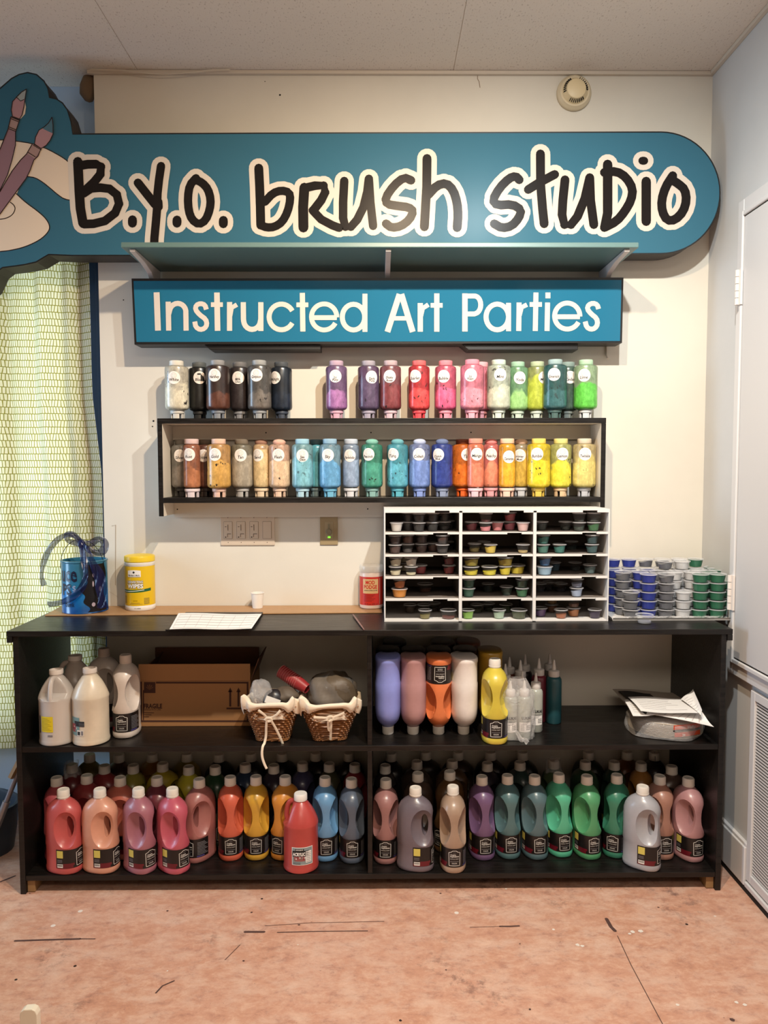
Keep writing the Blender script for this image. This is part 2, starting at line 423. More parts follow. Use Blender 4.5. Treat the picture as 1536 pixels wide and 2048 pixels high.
b = M(); b.box(-2.75, -2.05, .14, .144, .45, 2.36); o = obj('window_2', b, gl, smooth=False); struct(o)
# dark red piece on the window frame
b = M(); b.box(-1.118, -1.09, .085, .099, 1.66, 1.76); tag(obj('window_tag', b, pm('dark_red_plastic', (110, 34, 38), .5), bevel=.003), 'narrow dark red plastic piece on the navy window frame beside the curtain', 'tag')

# right wall: closet door in a raised casing, vent grille, baseboard
DW = pm('door_paint', (214, 211, 210), .35, spec=.5)
b = M(); T = .02
y0, y1, z0, z1 = -1.35, -.285, .735, 2.405
b.box(XR-T, XR, y1-.042, y1, z0, z1); b.box(XR-T, XR, y0, y1-.042, z1-.05, z1); b.box(XR-T, XR, y0, y1-.042, z0, z0+.05)
b.box(XR-T-.010, XR-T, y1-.056, y1-.040, z0+.045, z1-.045); b.box(XR-T-.010, XR-T, y0, y1-.056, z1-.062, z1-.046); b.box(XR-T-.010, XR-T, y0, y1-.056, z0+.045, z0+.061)
d = obj('door_1', b, DW, smooth=False, bevel=.003); struct(d)
b = M(); b.box(XR-T-.004, XR-.004, y0, y1-.060, z0+.066, z1-.066); obj('leaf', b, pm('door_leaf_paint', (206, 203, 202), .4), d, smooth=False, bevel=.002)
for v0, v1, uu in ((528, 600, 1507), (1156, 1228, 1489)):
    p = atX(uu, v0, XR-T); q = atX(uu, v1, XR-T); b = M()
    b.box(XR-T-.014, XR-T-.006, -.346, -.322, q.z, p.z); L = p.z-q.z
    for k in range(5):
        zz = q.z+L*k/5; b.lathe([(.0075, zz+.001), (.0075, zz+L/5-.001)], 12, (XR-T-.017, -.328))
    obj('hinge', b, pm('painted_hinge', (224, 214, 206), .4), d)
b = M(); y0, y1, z0, z1 = -1.35, -.455, .045, .715
b.box(XR-.014, XR, y1-.03, y1, z0, z1); b.box(XR-.014, XR, y0, y1-.03, z1-.03, z1); b.box(XR-.014, XR, y0, y1-.03, z0, z0+.03)
g = obj('vent_grille', b, DW, smooth=False, bevel=.002); tag(g, 'white louvred vent grille low on the right wall', 'vent')
b = M(); b.box(XR-.0048, XR-.001, y0, y1-.03, z0+.03, z1-.03); obj('backing', b, BLKM, g, smooth=False)
b = M(); n = 56; pt = (z1-z0-.064)/n
for k in range(n):
    zz = z0+.033+pt*k; b.box(XR-.0080, XR-.0052, y0, y1-.031, zz, zz+.0052)
obj('louvres', b, DW, g, smooth=False)
b = M(); b.box(XR-.02, XR, -.452, 0, .022, .158); b.box(XR-.014, XR, -.452, 0, .158, .170)
struct(obj('baseboard_right', b, DW, smooth=False, bevel=.003))
b = M(); b.box(XR-.016, XR, -1.35, -.002, .0006, .0215); struct(obj('gap_shade_strip', b, BLKM, smooth=False))  # black strip added as the shade in the gap under the baseboard
b = M(); b.box(XR-.02, XR, -1.35, -.456, .022, .04); struct(obj('baseboard_right_front', b, DW, smooth=False, bevel=.003))

# ceiling edge bits
b = M(); pts = [(180,139),(250,140),(285,146),(330,149),(380,145),(420,140),(460,139)]
b.tube([(*(lambda p: (p.x, -.034, p.z))(atY(u, v, -.034)),) for u, v in smooth_pts(pts)], .0022, 6)
tag(obj('loose_wire', b, pm('cream_wire', (206,194,176), .5)), 'thin cream wire sagging along the ceiling edge above the sign', 'wire')
b = M(); p = atY(172, 172, .03)
prof = [(.001, -.052), (.018, -.045), (.03, -.02), (.032, .01), (.028, .035), (.015, .05), (.001, .055)]
b.lathe(prof, 14, sx=1.0, sy=.8); b.v = [(x*(1+.2*math.sin(9*z*20+x*50)), y, z) for x, y, z in b.v]
tag(obj('foam_patch', b, pm('brown_expanding_foam', (120, 98, 76), .9), loc=(WL-.034, .04, p.z-.005)), 'brown foam lump stuck to the wall end under the ceiling at left', 'foam')

p = atY(60, 2013, -1.30); b = M()
pr_ = [(-.021, 0), (.021, 0), (.0205, p.z-.014), (.016, p.z-.004), (.008, p.z), (-.010, p.z-.001), (-.018, p.z-.006), (-.0205, p.z-.014)]; n = len(pr_)
b.add([(x, -.010, z) for x, z in pr_]+[(x, .010, z) for x, z in pr_], [tuple(range(n)), tuple(range(2*n-1, n-1, -1))]+[(i, n+i, n+(i+1) % n, (i+1) % n) for i in range(n)])
tag(obj('wooden_leg_end', b, pm('cream_painted_wood', (236, 226, 206), .5), loc=(p.x, -1.30, 0), smooth=False, bevel=.002), 'short cream painted wooden leg end standing at the lower left edge', 'furniture leg')

# smoke detector
c = atY(1147, 188, 0); t = thing('smoke_detector', 'round cream smoke detector high on the wall near the right corner', 'smoke detector', (c.x, 0, c.z))
SD = pm('aged_ivory_plastic', (212, 196, 166), .45)
def onwall(b): b.mapped(lambda x, y, z: (x, -z, y)); return b
obj('base', onwall(M().lathe([(.066, 0), (.067, .008), (.064, .016), (.058, .020), (.056, .024)], 40)), SD, t)
b = M(); b.lathe([(.050, .022), (.046, .030), (.038, .040), (.036, .046), (.030, .049), (.001, .050)], 40); hb = obj('cover', onwall(b), pm('aged_ivory_cover', (220, 200, 160), .45), t)
b = M()
for k in range(36):
    if k % 12 < 8:
        a = 2*math.pi*k/36; b2 = M().box(.0385, .0465, -.0011, .0011, .0285, .0415)
        ca, sa = math.cos(a), math.sin(a); b2.mapped(lambda x, y, z: (x*ca-y*sa, x*sa+y*ca, z+(.0465-x)*.55-.002)); b.add(b2.v, b2.f)
obj('vent_slots', onwall(b), BLKM, hb, smooth=False)

# ------------------------------------------------------------------ curtain and what stands under it
def cur(a, h):
    s_ = a*10; z = .345+h*2.25; k_ = min(1, max(0, (z-1.45)/.32))
    x = -1.98+a*(1.98-1.094-.030*k_)
    y = .034+.016*math.sin(s_*2.1+.4)+.008*math.sin(s_*5.3+1.1)+.004*math.sin(s_*9.7)
    y += .005*math.sin(z*3+s_); x += .010*math.sin(s_*2.1+1.9)*(1-a)
    e_ = max(0, (a-.93)/.07); y = y*(1-e_)+.012*e_
    return (x, max(.008, min(y, .072)), z)
b = M(); b.grid(cur, 150, 24); me = mesh('curtain', b, CURT, angle=180)
uvl = me.uv_layers.new(name='UV')
w = 151
for poly in me.polygons:
    for li, vi in zip(poly.loop_indices, poly.vertices): uvl.data[li].uv = ((vi % w)/150*1.02, (vi//w)/24*2.25)
tag(link('window_curtain', me), 'pale green and cream curtain with a small block print hanging over the left window', 'curtain')

BIN = pm('dark_blue_grey_plastic', (44, 54, 66), .45)
b = M()
for sx, pr_ in ((1, [(.0, .0), (.235, .0), (.25, .09), (.255, .16), (.262, .17), (.262, .185), (.25, .185), (.243, .17), (.23, .02), (.0, .02)]),): b.lathe(pr_, 32, (0, 0), 0, 1, .62, caps=False)
tag(obj('storage_tub', b, BIN, loc=(-1.66, -.13, 0)), 'dark blue-grey plastic tub on the floor left of the black shelf', 'tub')
t = thing('folding_stand', 'grey metal stand leg with a wooden end leaning left of the black shelf', 'stand', (0, 0, 0))
a_ = atY(-14, 1672, -.28); c_ = atY(38, 1540, -.24); mid = a_.lerp(c_, .52)
obj('lower_tube', M().tube([a_, mid], .0135, 12), pm('brushed_grey_metal', (150,148,152), .35, .6), t)
obj('upper_tube', M().tube([mid, c_], .0095, 12), pm('grey_metal', (128,124,130), .4, .5), t)
w0 = atY(21, 1556, -.26); w1 = atY(50, 1500, -.24); obj('wooden_end', M().tube([w0, w1], .010, 4), RAWW, t)
obj('foot', M().tube([a_ + (a_-c_).normalized()*.03, a_], .0145, 10), BLK, t)

# ------------------------------------------------------------------ signs
TEAL = pm('teal_vinyl_sign_face', (60, 106, 126), .27, spec=.05); SIDE = pm('dark_brown_sign_side', (46, 40, 38), .6)
SW = pm('sign_cream', (216, 204, 190), .27, spec=.05); SB = pm('sign_black', (34, 30, 29), .27, spec=.07)
YS = -.14
def S(l): return lambda u, v: tuple(atY(u, v, YS-l))
out = [(-170,400),(-165,330),(-120,250),(-60,205),(-20,187),(0,177),(23,157),(38,149),(55,145),(73,149),(88,162),(96,177),(99,195),(113,198),(125,206),(135,220),(142,243),(145,268)]
out += [(600,266),(1322,264)] + [(1322+118*math.sin(R(a)), 385.5-121.5*math.cos(R(a))) for a in range(6, 175, 6)] + [(1322,507),(700,510),(145,511),(97,509),(85,516),(72,524),(50,529),(30,532),(5,535),(-8,545),(-22,575),(-60,610),(-120,600),(-160,520)]
b = M(); n = len(out); fr = [Vector(atY(u, v, YS)) for u, v in out]
b.add(fr, [tuple(range(n))], 0); b.add([p + Vector((0, .10, 0)) for p in fr], [tuple(range(n-1, -1, -1))], 1)
b.add(fr + [p + Vector((0, .10, 0)) for p in fr], [(i, (i+1) % n, n+(i+1) % n, n+i) for i in range(n)], 1)
stroke(b, out+[out[0]], 1.3, S(.0004), 2, False)
t = thing('studio_sign', 'large teal sign reading B.Y.O. brush studio with a painted palette at left', 'sign', (0, -.09, 2.5))
def par(o, t): o.parent = t; o.matrix_parent_inverse = Matrix.Translation(-t.location); return o
par(obj('sign_box', b, [TEAL, SIDE, BLK], smooth=False), t)
# palette
CREAM = pm('palette_cream', (232, 212, 188), .18); MAUVE = pm('brush_mauve', (146, 112, 120), .2); PINKB = pm('bristle_pink', (176, 134, 138), .2); FERR = pm('ferrule_tan', (168, 138, 130), .2); TIPG = pm('bristle_grey', (160, 168, 166), .2); TIPB = pm('bristle_blue', (72, 112, 128), .2)
upp = smooth_pts([(-165,300),(-60,285),(0,279),(32,282),(64,287),(88,295),(110,306),(130,318),(141,328)], 1)+[(148,350),(152,375),(152,400)]+smooth_pts([(146,401.5),(128,398),(115,389),(100,376),(85,364),(70,355),(55,353)], 1)+[(45,358),(34,387)]
low = smooth_pts([(32,387),(50,404),(75,422),(92,437),(100,452),(97,464),(80,480),(50,494),(20,501),(0,503)], 2)+[(-90,500),(-150,440),(-165,300)]
def poly(b, pts, l, m=0): b.add([S(l)(*p) for p in pts], [tuple(range(len(pts)))], m)
b = M(); poly(b, upp + low[:], .0006, 0)
stroke(b, upp[:-2], .9, S(.0009), 1, False); stroke(b, low[:-3], .9, S(.0009), 1, False)
stroke(b, smooth_pts([(20,404),(28,410),(31,418),(25,430),(12,437),(-4,439)], 2), .9, S(.0009), 1, False)
b1 = [(53,178),(43,184),(33,194),(25,203),(22.5,220),(25,233),(39,238),(44,230),(48,213),(50,198)]
h1 = [(22,233),(39,240),(31,264),(31,290),(24,320),(15,350),(0,380),(-50,440),(-70,430),(-20,340),(0,298),(16,258)]
b2 = [(104,234),(97,246),(88,254),(78,260),(71,274),(69,288),(82,297),(92,291),(100,281),(106,268),(106,250)]
h2 = [(65,287),(82,297),(76,312),(67.7,320),(60,341),(52,357),(30,387),(0,428),(-60,490),(-90,480),(-40,430),(0,383),(24,342),(41,320),(53,308)]
poly(b, [(49,199),(52,214),(50,228),(42,237),(38,238)], .0010, 0)
poly(b, h1, .0012, 2); poly(b, b1, .0014, 3); poly(b, [(53,178),(43,184),(32,194),(36,198),(41,202),(49,198)], .0016, 5); poly(b, [(22,234),(38,241),(35,250),(31,262),(17,258)], .0015, 4)
poly(b, h2, .0018, 2); poly(b, b2, .0020, 3); poly(b, [(104,234),(97,246),(88,254),(85,257),(95,262),(106,267),(106,250)], .0022, 6); poly(b, [(65,288),(82,297),(76,308),(70,317),(54,307)], .0021, 4)
for P in (b1, h1, b2, h2): stroke(b, P+[P[0]], .85, S(.0024), 1, False)
for P in ([(21,237),(38,244)], [(17,257),(32,263)], [(18,254),(33,260)], [(66,290),(83,300)], [(55,304),(71,314)], [(22,234),(39,241)], [(32,194),(36,197),(41,202),(48,199)]): stroke(b, P, .7, S(.0026), 1, False)
par(obj('palette_and_brushes', b, [CREAM, pm('outline_black', (36, 20, 22), .2), MAUVE, PINKB, FERR, TIPG, TIPB], smooth=False), t)
# lettering
def L3(pts): return [(130+x/4.389, 280+y/4.389) for x, y in pts]
def L4(pts): return [(480+x/3.2, 280+y/3.2) for x, y in pts]
def L5(pts): return [(950+x/3.072, 270+y/3.072) for x, y in pts]
LET = [('B', [(L3([(112,190),(118,300),(125,450),(135,600),(158,730)]), 9.5), (L3([(130,225),(200,213),(270,212),(315,235),(310,300),(255,370),(180,440)]), 9),
        (L3([(160,470),(230,425),(310,418),(390,428),(455,480),(474,560),(440,640),(350,710),(250,735),(165,738)]), 8.8)]),
  ('dot', [(L3([(592,700),(592,730)]), 9)]),
  ('Y', [(L3([(640,375),(715,470),(790,565)]), 8.6), (L3([(843,228),(825,350),(812,470),(808,600),(800,700),(785,860),(783,912)]), 8.4), (L3([(825,540),(828,590)]), 7)]),
  ('dot', [(L3([(983,702),(983,730)]), 9)]),
  ('O', [(smooth_pts(L3([(1150,335),(1095,395),(1078,500),(1085,620),(1115,700),(1175,742),(1235,705),(1272,610),(1280,520),(1255,430),(1205,375),(1150,350)]), 1), 8.4)]),
  ('dot', [(L3([(1390,705),(1390,735)]), 9)]),
  ('b', [(L4([(120,180),(126,300),(130,420),(133,545)]), 9), (smooth_pts(L4([(160,395),(210,340),(265,322),(315,335),(323,380),(305,460),(270,525),(220,557),(170,560),(135,545)]), 1), 8.4)]),
  ('r', [(L4([(412,305),(404,430),(406,560)]), 10), (L4([(425,305),(480,292),(535,292),(545,335),(520,385),(470,450)]), 8.8), (L4([(465,450),(520,508),(590,545),(635,562)]), 8.4)]),
  ('u', [(L4([(667,262),(660,400),(660,500),(675,555),(710,555),(750,510),(790,430),(815,330),(825,248)]), 8.6), (L4([(825,248),(835,400),(852,550)]), 8.4)]),
  ('s', [(smooth_pts(L4([(1095,258),(1050,238),(985,290),(930,370),(940,410),(1010,422),(1080,430),(1110,455),(1085,510),(1030,552),(970,562),(935,535)]), 1), 8.6)]),
  ('h', [(L4([(1197,118),(1195,300),(1180,555)]), 9), (smooth_pts(L4([(1205,350),(1260,290),(1320,275),(1365,320),(1390,400),(1396,480),(1390,560)]), 1), 9)]),
  ('s', [(smooth_pts(L5([(272,275),(250,252),(210,265),(150,325),(108,400),(135,432),(230,425),(285,460),(270,510),(225,560),(165,572),(118,545)]), 1), 8.8)]),
  ('t', [(L5([(402,116),(403,300),(415,450),(425,545)]), 9), (L5([(327,335),(390,295),(490,242)]), 8.8)]),
  ('u', [(L5([(553,275),(540,400),(535,490),(550,550),(590,550),(630,500),(675,390),(705,262)]), 9), (L5([(705,262),(710,400),(730,550)]), 9)]),
  ('d', [(L5([(815,180),(815,350),(815,480),(798,565)]), 9.5), (smooth_pts(L5([(795,230),(870,222),(930,260),(970,330),(960,400),(920,470),(870,530),(795,568)]), 1), 9)]),
  ('i', [(L5([(1052,285),(1052,530)]), 9.5)]), ('dot', [(L5([(1028,158),(1040,158)]), 8)]),
  ('o', [(smooth_pts(L5([(1215,250),(1170,320),(1146,400),(1150,470),(1180,525),(1230,522),(1280,470),(1300,400),(1290,335),(1250,300),(1210,275)]), 1), 9)])]
b = M(); strokes(b, [(pts, r_+10.8) for nm, ss in LET for pts, r_ in ss], S(.0012), 0, True, 16)
par(obj('white_letter_border', b, SW, smooth=False), t)
for nm, ss in LET:
    b = M(); strokes(b, ss, S(.0020), 0, True, 10)
    par(obj('letter', b, SB, smooth=False), t)

# lower sign
BLUEF = pm('bright_blue_sign_face', (38, 108, 138), .1, spec=.2)
t = thing('instructed_art_parties_sign', 'long blue sign in a black frame reading Instructed Art Parties', 'sign', (0, -.07, 2.06))
f0, f1, f2, f3 = atY(263, 557, -.128), atY(1247, 555, -.128), atY(1244, 686, -.116), atY(269, 689, -.116)
def P2(u, v, l=0):
    s_ = (v-556)/132; return tuple(atY(u, v, -.128+.012*s_-l))
b = M(); fr = [Vector(f0), Vector(f1), Vector(f2), Vector(f3)]; bk = [p+Vector((0, .085, 0)) for p in fr]
b.add(fr+bk, [(0,1,2,3),(7,6,5,4),(0,4,5,1),(1,5,6,2),(2,6,7,3),(3,7,4,0)]); par(obj('case', b, BLK, smooth=False), t)
b = M(); b.add([P2(267,562,.001), P2(1243,560,.001), P2(1240,682,.001), P2(273,684,.001)], [(0,1,2,3)]); par(obj('face', b, BLUEF, smooth=False), t)
def A1(pts): return [(220+x/2.844, 540+y/2.844) for x, y in pts]
def A2(pts): return [(740+x/2.844, 540+y/2.844) for x, y in pts]
def e_(cx, cy): return [[(cx-74, cy+4), (cx+72, cy+4)], arc(cx, cy, 72, 74, 2, -180, 20)+arc(cx, cy, 72, 74, 180, 28, 18)[1:]]
TXT = [[(A1([(265,127),(273,345)]), 5.9)], [(A1([(331,180),(334,345)]), 5.2), (A1([(334,250)]+arc(385,240,47,50,-170,-10,10)+[(433,345)]), 5.2)],
  [(smooth_pts(A1([(548,225),(540,198),(515,190),(490,200),(485,225),(510,255),(545,280),(552,310),(538,333),(512,340),(488,325),(482,293)]), 1), 4.9)],
  [(A1([(608,128),(612,346)]), 5.6), (A1([(574,197),(642,197)]), 4.7)], [(A1([(680,182),(680,346)]), 5.2), (A1([(683,260),(692,215),(722,197)]), 4.6)],
  [(A1([(758,183),(759,280)]+arc(808,285,48,53,175,5,10)+[(858,280)]), 5.2), (A1([(858,183),(858,347)]), 5.2)],
  [(A1(arc(975,267,70,73,-28,-332,26)), 5.0)], [(A1([(1094,130),(1097,350)]), 5.2), (A1([(1060,198),(1128,198)]), 4.7)],
  [(A1(p), 4.8) for p in e_(1218, 267)], [(A1(arc(1385,268,64,73,0,360,28)), 5.0), (A1([(1450,135),(1450,352)]), 5.0)],
  [(A2([(99,352),(168,137)]), 5.8), (A2([(178,137),(243,352)]), 5.8), (A2([(130,275),(213,275)]), 4.3)], [(A2([(286,188),(286,351)]), 5.2), (A2([(289,262),(300,218),(332,197)]), 4.6)],
  [(A2([(380,133),(380,351)]), 5.2), (A2([(345,201),(413,201)]), 4.7)],
  [(A2([(540,133),(540,350)]), 5.4), (A2([(540,148),(595,148)]+arc(595,198,35,50,-80,80,10)+[(595,250),(540,250)]), 4.9)],
  [(A2(arc(724,267,64,73,0,360,28)), 5.0), (A2([(788,187),(788,348)]), 5.0)], [(A2([(848,185),(846,347)]), 5.0), (A2([(850,258),(862,213),(893,197)]), 4.6)],
  [(A2([(944,128),(940,347)]), 5.0), (A2([(908,196),(978,196)]), 4.7)], [(A2([(1010,185),(1007,347)]), 5.0), (A2([(1012,128),(1012,161)]), 5.0)],
  [(A2(p), 4.8) for p in e_(1122, 262)], [(smooth_pts(A2([(1300,222),(1293,197),(1268,188),(1243,198),(1235,222),(1258,250),(1290,275),(1295,308),(1280,332),(1255,338),(1232,325),(1224,293)]), 1), 4.9)]]
for ss in TXT:
    b = M(); strokes(b, ss, lambda u, v: P2(u, v, .0022), 0, False)
    par(obj('letter', b, pm('sign_letter_white', (216, 204, 192), .12, spec=.2), smooth=False), t)
for u0, u1 in ((405, 641), (921, 1156)):
    p, q = atY(u0, 690, -.10), atY(u1, 700, -.10); b = M()
    b.add([(p.x, -.10, 1.945), (q.x, -.10, 1.945), (q.x, -.10, q.z), (p.x+.03, -.10, q.z), (p.x, -.02, 1.945), (q.x, -.02, 1.945), (q.x, -.02, q.z), (p.x+.03, -.02, q.z)],
      [(0,1,2,3),(7,6,5,4),(0,4,5,1),(1,5,6,2),(2,6,7,3),(3,7,4,0)])
    par(obj('mounting_bar', b, BLK, smooth=False, bevel=.002), t)
p = atY(1214, 700, -.01); b = M(); b.tube([(p.x, -.004, 1.95), (p.x, -.006, p.z-.02), (p.x, -.02, p.z-.035)], .004, 8); par(obj('hook', b, TRIM), t)

# teal board shelf on curved brackets
TB = pm('dusty_teal_paint', (96, 124, 122), .35)
t = thing('teal_wall_shelf', 'dusty teal shelf board on white brackets between the two signs', 'shelf', (0, -.16, 2.24))
b = M(); b.box(-.886, .903, -.335, -.001, 2.236, 2.254); par(obj('board', b, TB, smooth=False, bevel=.003), t)
def bracket(x):
    b = M(); W = .019
    prof_t = [(-.318, 2.235), (-.005, 2.235)]; cur_ = [(-.005, 2.02), (-.02, 2.02), (-.028, 2.10), (-.06, 2.165), (-.12, 2.203), (-.20, 2.219), (-.318, 2.227)]
    P = prof_t+cur_; n = len(P); b.add([(x-W/2, y, z) for y, z in P]+[(x+W/2, y, z) for y, z in P], [tuple(range(n)), tuple(range(2*n-1, n-1, -1))]+[(i, n+i, n+(i+1) % n, (i+1) % n) for i in range(n)])
    par(obj('bracket', b, pm('white_metal_bracket', (206, 196, 190), .45), smooth=False, bevel=.0015), t)
for x in (-.852, .036, .868): bracket(x)

# ------------------------------------------------------------------ black shelf unit
HC = .925; YFc = -.445
t = thing('shelf_unit', 'long black stained wooden shelf unit along the wall under the signs', 'shelf', (0, -.22, 0))
def bx(name, *a, mat=BWOOD, bev=.0015):
    return par(obj(name, M().box(*a), mat, smooth=False, bevel=bev), t)
XLc, XRc = -1.246, 1.192
bx('top_board', XLc-.018, XRc+.018, YFc-.006, -.002, HC-.019, HC)
bx('edge_strip', XLc-.018, XLc, YFc-.006, -.002, HC-.040, HC-.0195); bx('edge_strip', XRc, XRc+.018, YFc-.006, -.002, HC-.040, HC-.0195)
bx('side_panel', XLc, XLc+.019, YFc, -.004, 0, HC-.0195); bx('side_panel', XRc-.019, XRc, YFc, -.004, 0, HC-.0195)
bx('divider', -.040, -.024, YFc+.004, -.004, .0665, .5015); bx('divider', -.040, -.024, YFc+.004, -.004, .5215, HC-.0195)
ZM, ZB = .521, .066
bx('middle_shelf', XLc+.019, XRc-.019, YFc+.002, -.006, ZM-.019, ZM); bx('bottom_shelf', XLc+.019, XRc-.019, YFc+.002, -.006, ZB-.019, ZB)
bx('cleat', XLc+.0195, XLc+.046, YFc+.012, -.20, .002, ZB-.0195, mat=RAWW); bx('cleat', XRc-.046, XRc-.0195, YFc+.012, -.20, .002, ZB-.0195, mat=RAWW)

# wall shelf for the squeeze bottles: black edges, ivory inside
t = thing('bottle_wall_shelf', 'ivory wall shelf with black front edges holding the squeeze bottles', 'shelf', (0, -.08, 1.5))
IV = pm('ivory_shelf_paint', (218, 208, 192), .55); ZS1, ZS0 = 1.660, 1.365
def two(name, x0, x1, y0, y1, z0, z1, top=False):
    b = M(); b.box(x0, x1, y0+.003, y1, z0, z1, 0); b.box(x0, x1, y0, y0+.0028, z0, z1, 1)
    if top: b.box(x0, x1, y0+.003, y1, z1+.0002, z1+.0008, 1)
    return par(obj(name, b, [IV, BWOOD], smooth=False, bevel=.0006), t)
two('top_board', -.821, .849, -.165, -.001, ZS1-.019, ZS1, True); two('bottom_board', -.803, .831, -.165, -.001, ZS0-.019, ZS0, True)
two('side_panel', -.821, -.8035, -.165, -.001, 1.296, ZS1-.0195); two('side_panel', .8315, .849, -.165, -.001, 1.326, ZS1-.0195)
for z0, z1 in ((ZS1-.074, ZS1-.0195), (ZS0-.082, ZS0-.0195)):
    b = M(); b.box(-.803, .831, -.018, -.001, z0, z1)
    for u in (532, 742, 942) if z0 > 1.4 else (352, 735):
        p = atY(u, 860, -.018); b.add([(p.x+.003*math.cos(a), -.0186, (z0+z1)/2+.003*math.sin(a)) for a in (0, 1, 2, 3, 4, 5)], [tuple(range(6))], 1)
    par(obj('nailing_strip', b, [IV, BLKM], smooth=False), t)

# ------------------------------------------------------------------ squeeze dispensers on the wall shelf
def disp_parts(rb, slim):
    h0, h1 = .036, .198
    if slim: body = [(rb*.86, h0), (rb*.97, h0+.004), (rb, h0+.010), (rb, h1-.014), (rb*.95, h1-.005), (rb*.80, h1), (.022, h1+.002)]
    else: body = [(.024, h0-.004), (rb*.80, h0-.001), (rb*.95, h0+.004), (rb, h0+.012), (rb*.985, h0+.05), (rb*.985, h1-.05), (rb, h1-.012), (rb*.95, h1-.004), (rb*.80, h1), (.024, h1+.002)]
    return body, h0, h1
_bm = {}
def disp_mesh(kind):
    if kind in _bm: return _bm[kind]
    rb = {'w': .0445, 'm': .041, 's': .0315}[kind[0]]
    body, h0, h1 = disp_parts(rb, kind[0] == 's')
    bm_ = mesh('dispenser_body', M().lathe(body, 36), WHITE)
    rc = .0265
    if 'd' in kind: cap = [(.022, h1+.0025), (.0245, h1+.006), (.0245, h1+.012), (.019, h1+.018), (.010, h1+.021), (.001, h1+.022)]
    else: cap = [(rc-.001, h1+.0025), (rc, h1+.004), (rc, h1+.019), (rc-.002, h1+.021), (.001, h1+.021)]
    cm = mesh('dispenser_cap', M().lathe(cap, 30), WHITE)
    b = M(); rr = .0285 if kind[0] == 's' else .0260
    b.lathe([(rr, h0-.0045), (rr+.0005, h0-.006), (rr, h0-.014), (rr-.003, h0-.017)], 30)
    # castellated foot: three feet with gaps
    for k in range(4):
        a0 = k*math.pi/2+.25+math.pi/4; a1 = a0+math.pi/2-.50
        n_ = 6; vs = []
        for i in range(n_+1):
            a = a0+(a1-a0)*i/n_
            for r_ in (rr-.003, rr-.009):
                for z in (0, h0-.0165): vs.append((r_*math.cos(a), r_*math.sin(a), z))
        fs = []
        for i in range(n_):
            o_ = 4*i; fs += [(o_, o_+4, o_+5, o_+1), (o_+2, o_+3, o_+7, o_+6), (o_, o_+2, o_+6, o_+4)]
        fs += [(0, 1, 3, 2), (4*n_, 4*n_+2, 4*n_+3, 4*n_+1)]; b.add(vs, fs)
    b.lathe([(.001, h0-.017), (rr-.004, h0-.0165)], 24, caps=False)
    fm = mesh('dispenser_base', b, WHITE)
    nz = mesh('dispenser_nozzle', M().lathe([(.011, h0-.017), (.010, .012), (.006, .003), (.001, .002)], 16), BLKM)
    _bm[kind] = (bm_, cm, fm, nz, rb); return _bm[kind]
def omat(o, *ms):
    for s_, m in zip(o.material_slots, ms): s_.link = 'OBJECT'; s_.material = m
STK = pm('sticker_paper', (240, 232, 226), .55)
def sticker(parent, rb, text, rot, z=.158, R0=.0240, col=INK, smear=False):
    def pl(x, y, l=.0006):
        a = rot + x/(rb+l); return ((rb+l)*math.sin(a), -(rb+l)*math.cos(a), z+y)
    b = M(); n = 28
    vs = [pl(0, 0)]; fs = []
    for k, rr in enumerate((.5, .8, 1)):
        for i in range(n): vs.append(pl(R0*rr*math.cos(2*math.pi*i/n), R0*rr*math.sin(2*math.pi*i/n)))
    for i in range(n): fs.append((0, 1+i, 1+(i+1) % n))
    for k in range(2):
        for i in range(n): a = 1+k*n+i; c = 1+k*n+(i+1) % n; fs.append((a, a+n, c+n, c))
    b.add(vs, fs, 0)
    q = lambda x, y: pl(x, y, .0009)
    for r_, w_ in ((.0105, .0003), (.0088, .0002)):
        for i in range(16):
            a0, a1 = 2*math.pi*i/16, 2*math.pi*(i+1)/16
            b.add([q((r_+s_)*math.cos(a), .0078+(r_+s_)*math.sin(a)) for a, s_ in ((a0, -w_), (a0, w_), (a1, w_), (a1, -w_))], [(0, 1, 2, 3)], 1)
    for dx, dy in ((-.003, .0110), (.003, .0110), (-.003, .0048), (.003, .0048)):
        b.add([q(dx+.0011*math.cos(a*1.05), dy+.0014*math.sin(a*1.05)) for a in range(6)], [tuple(range(6))], 1)
    lines = text.split('/')
    for i, ln in enumerate(lines):
        vs_, _ = text2d(ln, .0150)
        w_ = (max(p[0] for p in vs_)-min(p[0] for p in vs_)) if vs_ else 1
        put_text(b, ln, .0150 if len(lines) == 1 else .0118, q, 2, 0, -.0075-.0092*i+(.0018 if len(lines) > 1 else 0), squeeze=min(1, (.037-.008*i)/w_), shear=.15, bold=.0003)
    return obj('sticker', b, [STK, GREYI, col], parent)
ORD = ['', 'first', 'second', 'third', 'fourth', 'fifth', 'sixth']
